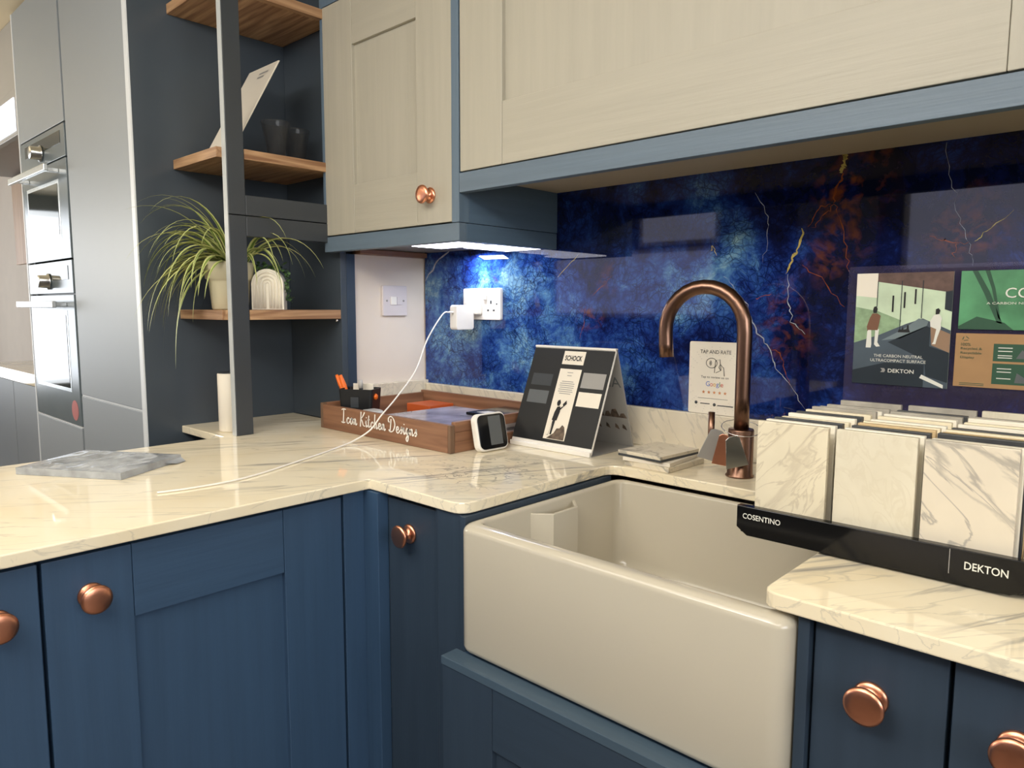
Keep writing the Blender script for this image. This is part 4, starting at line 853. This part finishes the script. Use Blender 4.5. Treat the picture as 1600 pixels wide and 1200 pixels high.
for s, zz, w in (('100%', 1.1575, .0135), ('Recycled &', 1.1505, .0290), ('Recyclable', 1.1435, .0290), ('Display', 1.1365, .0195)): text(s, 'lettering', p3, M['dgreen'], (1.418, YP+.001, zz), (1, 0, 0), (0, 0, 1), w, .0048)
q = MB(); F = mk_poly(1.410, 1.66, 1.092, 1.1775)
F(q, [(.21, .50), (.70, .50), (.70, .82), (.21, .82)], 0, 1); F(q, [(.21, .08), (.70, .08), (.70, .46), (.21, .46)], 0, 1)
for v in (.74, .68, .60, .56, .36, .30, .18): F(q, [(.235, v), (.31, v), (.31, v+.015), (.235, v+.015)], 1, 2)
for v in (.06, .03): F(q, [(.035, v), (.17, v), (.17, v+.012), (.035, v+.012)], 0, 1)
F(q, [(.27+.12, .88), (.50, .88), (.50, .90), (.27+.12, .90)], 0, 1)
for a0 in (0, 2.1, 4.2): F(q, [(.055+.022*math.cos(a0), .90+.05*math.sin(a0)), (.055+.022*math.cos(a0+1.5), .90+.05*math.sin(a0+1.5)), (.055+.015*math.cos(a0+1.5), .90+.035*math.sin(a0+1.5)), (.055+.015*math.cos(a0), .90+.035*math.sin(a0))], 0, 1)
F(q, [(.33, .56), (.36, .72), (.40, .60), (.44, .74), (.47, .56)], 2, 2); F(q, [(.33, .12), (.34, .30), (.38, .22), (.41, .36), (.44, .12)], 2, 2)
obj('panel_print', q, [M['dgreen'], M['white_p'], M['midgrey']], p3)

# the upright samples: three rows, front to back
TILE = [marble('sample_calacatta_warm', (232, 222, 196), (150, 132, 112), rot=0, roty=-.75, stretch=(1, 1, .25), scale=11, width=.03, amount=.9, second=.3, rough=.25),
        marble('sample_cream_stone', (226, 219, 198), (206, 196, 172), roty=.4, stretch=(1, 1, .5), scale=16, width=.06, amount=.5, second=.35, rough=.4, tint=(214, 206, 184)),
        marble('sample_grey_vein', (230, 220, 200), (92, 94, 100), rot=0, roty=.85, stretch=(1, 1, .22), scale=10, width=.028, amount=1.0, second=.45, rough=.3, loc=(.3, 0, .2)),
        mat('sample_charcoal', (70, 72, 74), .35, vary=.15, vscale=50), mat('sample_ivory', (238, 226, 196), .3, vary=.05, vscale=30), mat('sample_tan', (208, 182, 138), .4, vary=.12, vscale=40), mat('sample_grey', (176, 170, 158), .4, vary=.15, vscale=50), mat('sample_white', (242, 236, 220), .3, vary=.03)]
DESC = ['warm veined white', 'plain cream', 'grey veined white', 'charcoal', 'ivory', 'tan', 'mid grey', 'white']
ORD = ['front', 'second', 'third', 'fourth', 'fifth', 'sixth', 'seventh', 'eighth', 'ninth', 'tenth', 'eleventh', 'twelfth']
YS = [-.480, -.452, -.425, -.402, -.378, -.347, -.312, -.284, -.256, -.224, -.160]
cols = [(1.262, 'left', [0, 7, 3, 4, 7, 3, 4, 6, 7, 6, 6]), (1.366, 'middle', [1, 7, 3, 5, 4, 7, 4, 7, 6, 3, 6]), (1.467, 'right', [2, 7, 3, 5, 4, 3, 7, 4, 7, 6, 1])]
proto = None
for cx, cn, seq in cols:
    for i, (y, k) in enumerate(zip(YS, seq)):
        b = MB(); jx = random.uniform(-.001, .001)*(i > 0); jz = random.uniform(-.003, .0005)*(i > 0)
        w = .0935
        b.M = Matrix.Translation((cx+w/2+jx, y, .9123)) @ Matrix.Rotation(random.uniform(-.006, .006), 4, 'Z') @ Matrix.Rotation(-.012, 4, 'X')
        b.box((-w/2, 0, 0), (w/2, .0095, .1515+jz), .0008)
        o = obj('stone_sample', b, TILE[k])
        lab = ('%s stone sample at the front of the %s row in the black rack' % (DESC[k], cn)) if i == 0 else ('%s stone sample, %s from the front in the %s row of the black rack' % (DESC[k], ORD[i], cn))
        tag(o, lab, 'stone sample', 'upright stone samples in the black rack')

# ------------------------------------------------------------------ wrapped catalogue on the left worktop
bg = thing('wrapped_catalogue', 'catalogue in crinkled clear wrap lying on the marble at the left', 'catalogue', (.13, -.95, .9))
ax = Vector((.196, .122)).normalized(); ang = math.atan2(ax.y, ax.x)
BM = Matrix.Translation((.085, -1.087, .9004)) @ Matrix.Rotation(ang, 4, 'Z')
t = MB(); t.M = BM; t.box((.004, .004, 0), (.222, .168, .0125), .001); obj('pages', t, M['greyp'], bg)
t = MB(); t.M = BM; rw = random.Random(5); nx, ny = 40, 30; grid = []
for j in range(ny+1):
    row = []
    for i in range(nx+1):
        u, v = i/nx, j/ny; x = .2265*u; yy = .172*v
        w_ = abs(math.sin(9*u+5*v+1.5*math.sin(7*v)))**3*.0035 + abs(math.sin(17*u-6*v))**6*.002
        row.append(t.bm.verts.new(BM @ Vector((x, yy, .0132 + w_*min(1, 8*min(u, 1-u, v, 1-v))))))
    grid.append(row)
for j in range(ny):
    for i in range(nx):
        f = t.bm.faces.new([grid[j][i], grid[j][i+1], grid[j+1][i+1], grid[j+1][i]]); f.smooth = True
edge = [(0, 0), (.2265, 0), (.2265, .172), (0, .172)]
for i in range(4):
    a, b = edge[i], edge[(i+1) % 4]; t.quad([(a[0], a[1], 0), (b[0], b[1], 0), (b[0], b[1], .0132), (a[0], a[1], .0132)])
t.quad([(.2265, .12, .006), (.240, .14, .0012), (.240, .168, .0012), (.2265, .172, .008)])
obj('clear_wrap', t, M['film'], bg)

# ------------------------------------------------------------------ things on the shelves
pp = thing('spider_plant', 'spider plant with arching striped leaves in a cream pot on the lowest oak shelf', 'potted plant', (-.115, -.558, 1.208))
c = (-.115, -.558, 1.2083)
t = MB(); t.lathe([(.040, 0), (.044, .003), (.050, .070), (.051, .074), (.058, .078), (.0600, .118), (.0585, .1195), (.0545, .1185), (.053, .105), (.0005, .104)], c, n=40); obj('pot', t, M['pot'], pp)
t = MB(); t.lathe([(.0525, .1055), (.03, .109), (.0005, .110)], c, n=24); obj('soil', t, M['soil'], pp)
t = MB(); rl = random.Random(11)
def blade(mb, base, az, el, L, droop, w):
    w *= 1.75
    p = Vector(base); d = Vector((math.cos(az)*math.cos(el), math.sin(az)*math.cos(el), math.sin(el))); side = Vector((-math.sin(az), math.cos(az), 0))
    n = 14; rows = []
    for i in range(n+1):
        s = i/n; ww = w*(.55+.75*math.sin(PI*min(1, s*1.25+.12)))*(1-s**3*.97)
        rows.append([p-side*ww, p-side*ww*.42+Vector((0, 0, -ww*.3)), p+side*ww*.42+Vector((0, 0, -ww*.3)), p+side*ww])
        d = (d + Vector((0, 0, -droop*(1/n)*(1+1.0*s)))).normalized(); p = p + d*(L/n)
        if -.03 < p.x < .012 and -.62 < p.y < -.552: return
        if -.11 < p.x < .0 and -.53 < p.y < -.43 and p.z < 1.325: return
        if p.z < 1.212 and p.x > -.27 and p.y > -.64: return
        if p.x < -.256 and p.y > -.735: p.x = -.256
        if p.y > -.312 and p.x < .0: p.y = -.312
    V = [[mb.bm.verts.new(q) for q in r] for r in rows]
    for i in range(n):
        for k, mi in ((0, 1), (1, 0), (2, 1)):
            f = mb.bm.faces.new([V[i][k], V[i+1][k], V[i+1][k+1], V[i][k+1]]); f.material_index = mi; f.smooth = True
top = Vector((c[0], c[1], c[2]+.108))
for i in range(104):
    az = rl.gauss(-1.85, .62) if i < 68 else rl.uniform(-.5, 1.2)
    el = rl.uniform(.45, 1.35); L = rl.uniform(.17, .32) if i < 68 else rl.uniform(.17, .30)
    b0 = top + Vector((rl.uniform(-.018, .018), rl.uniform(-.018, .018), 0))
    if i >= 68: b0 += Vector((.01, .02, 0))
    blade(t, b0, az, el, L, rl.uniform(1.6, 3.1), rl.uniform(.0026, .0042))
for az, el, L, dr_ in ((-1.75, .35, .30, 1.5), (-1.95, .5, .36, 3.6), (-1.6, .3, .33, 3.4), (-2.0, 1.15, .30, 1.3), (-1.5, 1.25, .24, 1.2)): blade(t, top, az, el, L, dr_, .0036)
obj('foliage', t, [M['leaf'], M['leaf_pale']], pp)
ar = thing('arch_planter', 'white ribbed arch planter with trailing greenery on the lowest oak shelf', 'potted plant', (-.052, -.478, 1.208))
AM = Matrix.Translation((-.055, -.482, 1.2083)) @ Matrix.Rotation(math.radians(50), 4, 'Z')
def arch(r0, zc, n=18): return [(-r0, 0)] + [(-r0*math.cos(PI*k/n), zc+r0*math.sin(PI*k/n)) for k in range(n+1)] + [(r0, 0)]
t = MB(); t.M = AM; t.prism(arch(.040, .064), -.022, .022, 'xz', bev=.002); body_ = obj('planter', t, M['pot_white'], ar)
for r_ in (.032, .0235, .015, .007):
    t = MB(); t.M = AM; pts = [(-r_, -.0225, .004)] + [(-r_*math.cos(PI*k/14), -.0225, .064+r_*math.sin(PI*k/14)) for k in range(15)] + [(r_, -.0225, .004)]
    t.tube(pts, .0034, n=8); obj('rib', t, M['pot_white'], body_)
t = MB(); rl = random.Random(4)
def leaflet(mb, p, s, rnd):
    q = Matrix.Translation(p) @ Matrix.Rotation(rnd.uniform(0, 6.3), 4, 'Z') @ Matrix.Rotation(rnd.uniform(-1.2, 1.2), 4, 'X')
    mb.bm.faces.new([mb.bm.verts.new(q @ Vector(v)) for v in ((0, 0, 0), (s*.5, s*.4, .001), (s*.45, s, 0), (0, s*1.35, -.001), (-s*.45, s, 0), (-s*.5, s*.4, .001))])
for i in range(90): leaflet(t, AM @ Vector((rl.uniform(-.036, .036), rl.uniform(.0, .03), .098+rl.uniform(-.004, .02))), rl.uniform(.007, .013), rl)
for sx in (.045, .049, .043):
    for i in range(26): leaflet(t, AM @ Vector((sx+rl.uniform(-.005, .005), rl.uniform(-.015, .02), .10-i*.0031)), rl.uniform(.005, .008), rl)
obj('foliage', t, M['leaf_dark'], ar)
pq = thing('brochure', 'white brochure leaning back on the middle oak shelf behind the post', 'brochure', (-.12, -.5, 1.592))
t = MB(); t.prism([(-.574, 1.5925), (-.570, 1.5925), (-.436, 1.836), (-.440, 1.836)], -.200, -.048, 'yz'); bo = obj('cover', t, M['offwhite'], pq)
q = MB()
dd = Vector((0, .134, .2435)); nn = Vector((0, -.2435, .134)).normalized()*.0006
for v, u0, u1 in ((.90, .50, .80), (.855, .50, .72)):
    a = Vector((-.200, -.574, 1.5925)); q.quad([a+dd*v+Vector((.152*u0, 0, 0))+nn, a+dd*v+Vector((.152*u1, 0, 0))+nn, a+dd*(v+.018)+Vector((.152*u1, 0, 0))+nn, a+dd*(v+.018)+Vector((.152*u0, 0, 0))+nn])
obj('small_print', q, M['silvergrey'], bo)
for (x, y, lb_) in ((-.045, -.455, 'smoked glass tumbler on the middle oak shelf, nearest the post'), (-.085, -.375, 'smoked glass tumbler on the middle oak shelf, further back by the panel')):
    t = MB(); t.lathe([(.020, 0), (.022, .002), (.036, .085), (.0362, .088), (.0345, .088), (.0205, .010), (.0005, .009)], (x, y, 1.5923), n=32); tag(obj('glass_tumbler', t, M['glass']), lb_, 'glass', 'tumblers on the middle shelf')
sp_ = thing('white_cylinder', 'tall white cylinder with dark top on the marble behind the shelf post', 'speaker', (-.075, -.578, .9))
t = MB(); t.lathe([(.029, 0), (.030, .002), (.030, .146), (.0285, .148)], (-.092, -.5785, .9005), n=36); obj('body', t, M['offwhite'], sp_)
t = MB(); t.lathe([(.0285, .1481), (.028, .1495), (.0005, .1495)], (-.092, -.5785, .9005), n=36); obj('lid', t, M['darkgrey'], sp_)

# ------------------------------------------------------------------ lights, world, camera
def area(name, loc, target, sx, sy, power, col):
    l = bpy.data.lights.new(name, 'AREA'); l.shape = 'RECTANGLE'; l.size = sx; l.size_y = sy; l.energy = power; l.color = col
    o = bpy.data.objects.new(name, l); C.objects.link(o); o.location = loc
    o.rotation_euler = (Vector(target)-Vector(loc)).to_track_quat('-Z', 'Y').to_euler(); return o
for i, (x, y) in enumerate(((.9, -2.3), (2.4, -1.6), (-1.2, -2.4), (2.6, -3.2))):
    lt = thing('ceiling_light', 'square ceiling light panel above the kitchen', 'light', (x, y, 2.19), 'ceiling light panels')
    obj('diffuser', MB().box((x-.28, y-.28, 2.188), (x+.28, y+.28, 2.1955)), M['lamp'], lt)
    obj('frame', MB().box((x-.30, y-.30, 2.1957), (x+.30, y+.30, 2.1995)), M['white'], lt)
area('front_fill', (1.4, -2.2, 2.15), (1.05, -.3, 1.65), 2.4, .3, 28, (1, .97, .925))  # added fill strip under the ceiling, lights the upper cabinets
area('daylight_side', (4.2, -1.6, 1.7), (.3, -.8, 1.0), 2.0, 1.0, 41, (.95, .97, 1))
area('daylight_far', (-5.6, -2.05, 1.28), (-.5, -.8, 1.2), 2.2, 1.5, 32, (.88, .94, 1))
area('room_bounce', (.6, -1.4, 2.17), (.45, -.8, .9), 1.8, 1.2, 24, (1, .95, .85))
area('ceiling_fill', (-2.4, -2.0, 1.5), (-1.9, -1.5, 2.2), .6, .6, 22, (1, .93, .8))  # added fill aimed up to brighten the ceiling, no lamp stands there
area('under_cabinet', (.25, -.045, 1.355), (.26, -.004, 1.2), .08, .03, .9, (.78, .86, 1))
w = bpy.data.worlds.new('world'); bpy.context.scene.world = w; w.use_nodes = True
w.node_tree.nodes['Background'].inputs['Color'].default_value = (.8, .85, 1, 1); w.node_tree.nodes['Background'].inputs['Strength'].default_value = .5

for o in bpy.data.objects:
    if '_o' in o.keys(): del o['_o']
yaw, pitch, roll = 2.32285290, -0.106654634, 0.00262168470
f = Vector((math.cos(pitch)*math.cos(yaw), math.cos(pitch)*math.sin(yaw), math.sin(pitch)))
r = f.cross(Vector((0, 0, 1))).normalized(); u = r.cross(f)
cr_, sr_ = math.cos(roll), math.sin(roll)
rx = cr_*r + sr_*u; uy = -sr_*r + cr_*u
cam = bpy.data.cameras.new('camera'); cam.sensor_width = 36; cam.lens = 1128.81275/1600*36; cam.clip_start = .02
co = bpy.data.objects.new('camera', cam); C.objects.link(co)
co.matrix_world = Matrix(((rx.x, uy.x, -f.x, 1.685), (rx.y, uy.y, -f.y, -1.425), (rx.z, uy.z, -f.z, 1.218), (0, 0, 0, 1)))
sc_ = bpy.context.scene; sc_.camera = co
sc_.view_settings.view_transform = 'Standard'; sc_.view_settings.look = 'None'; sc_.view_settings.exposure = 0.0
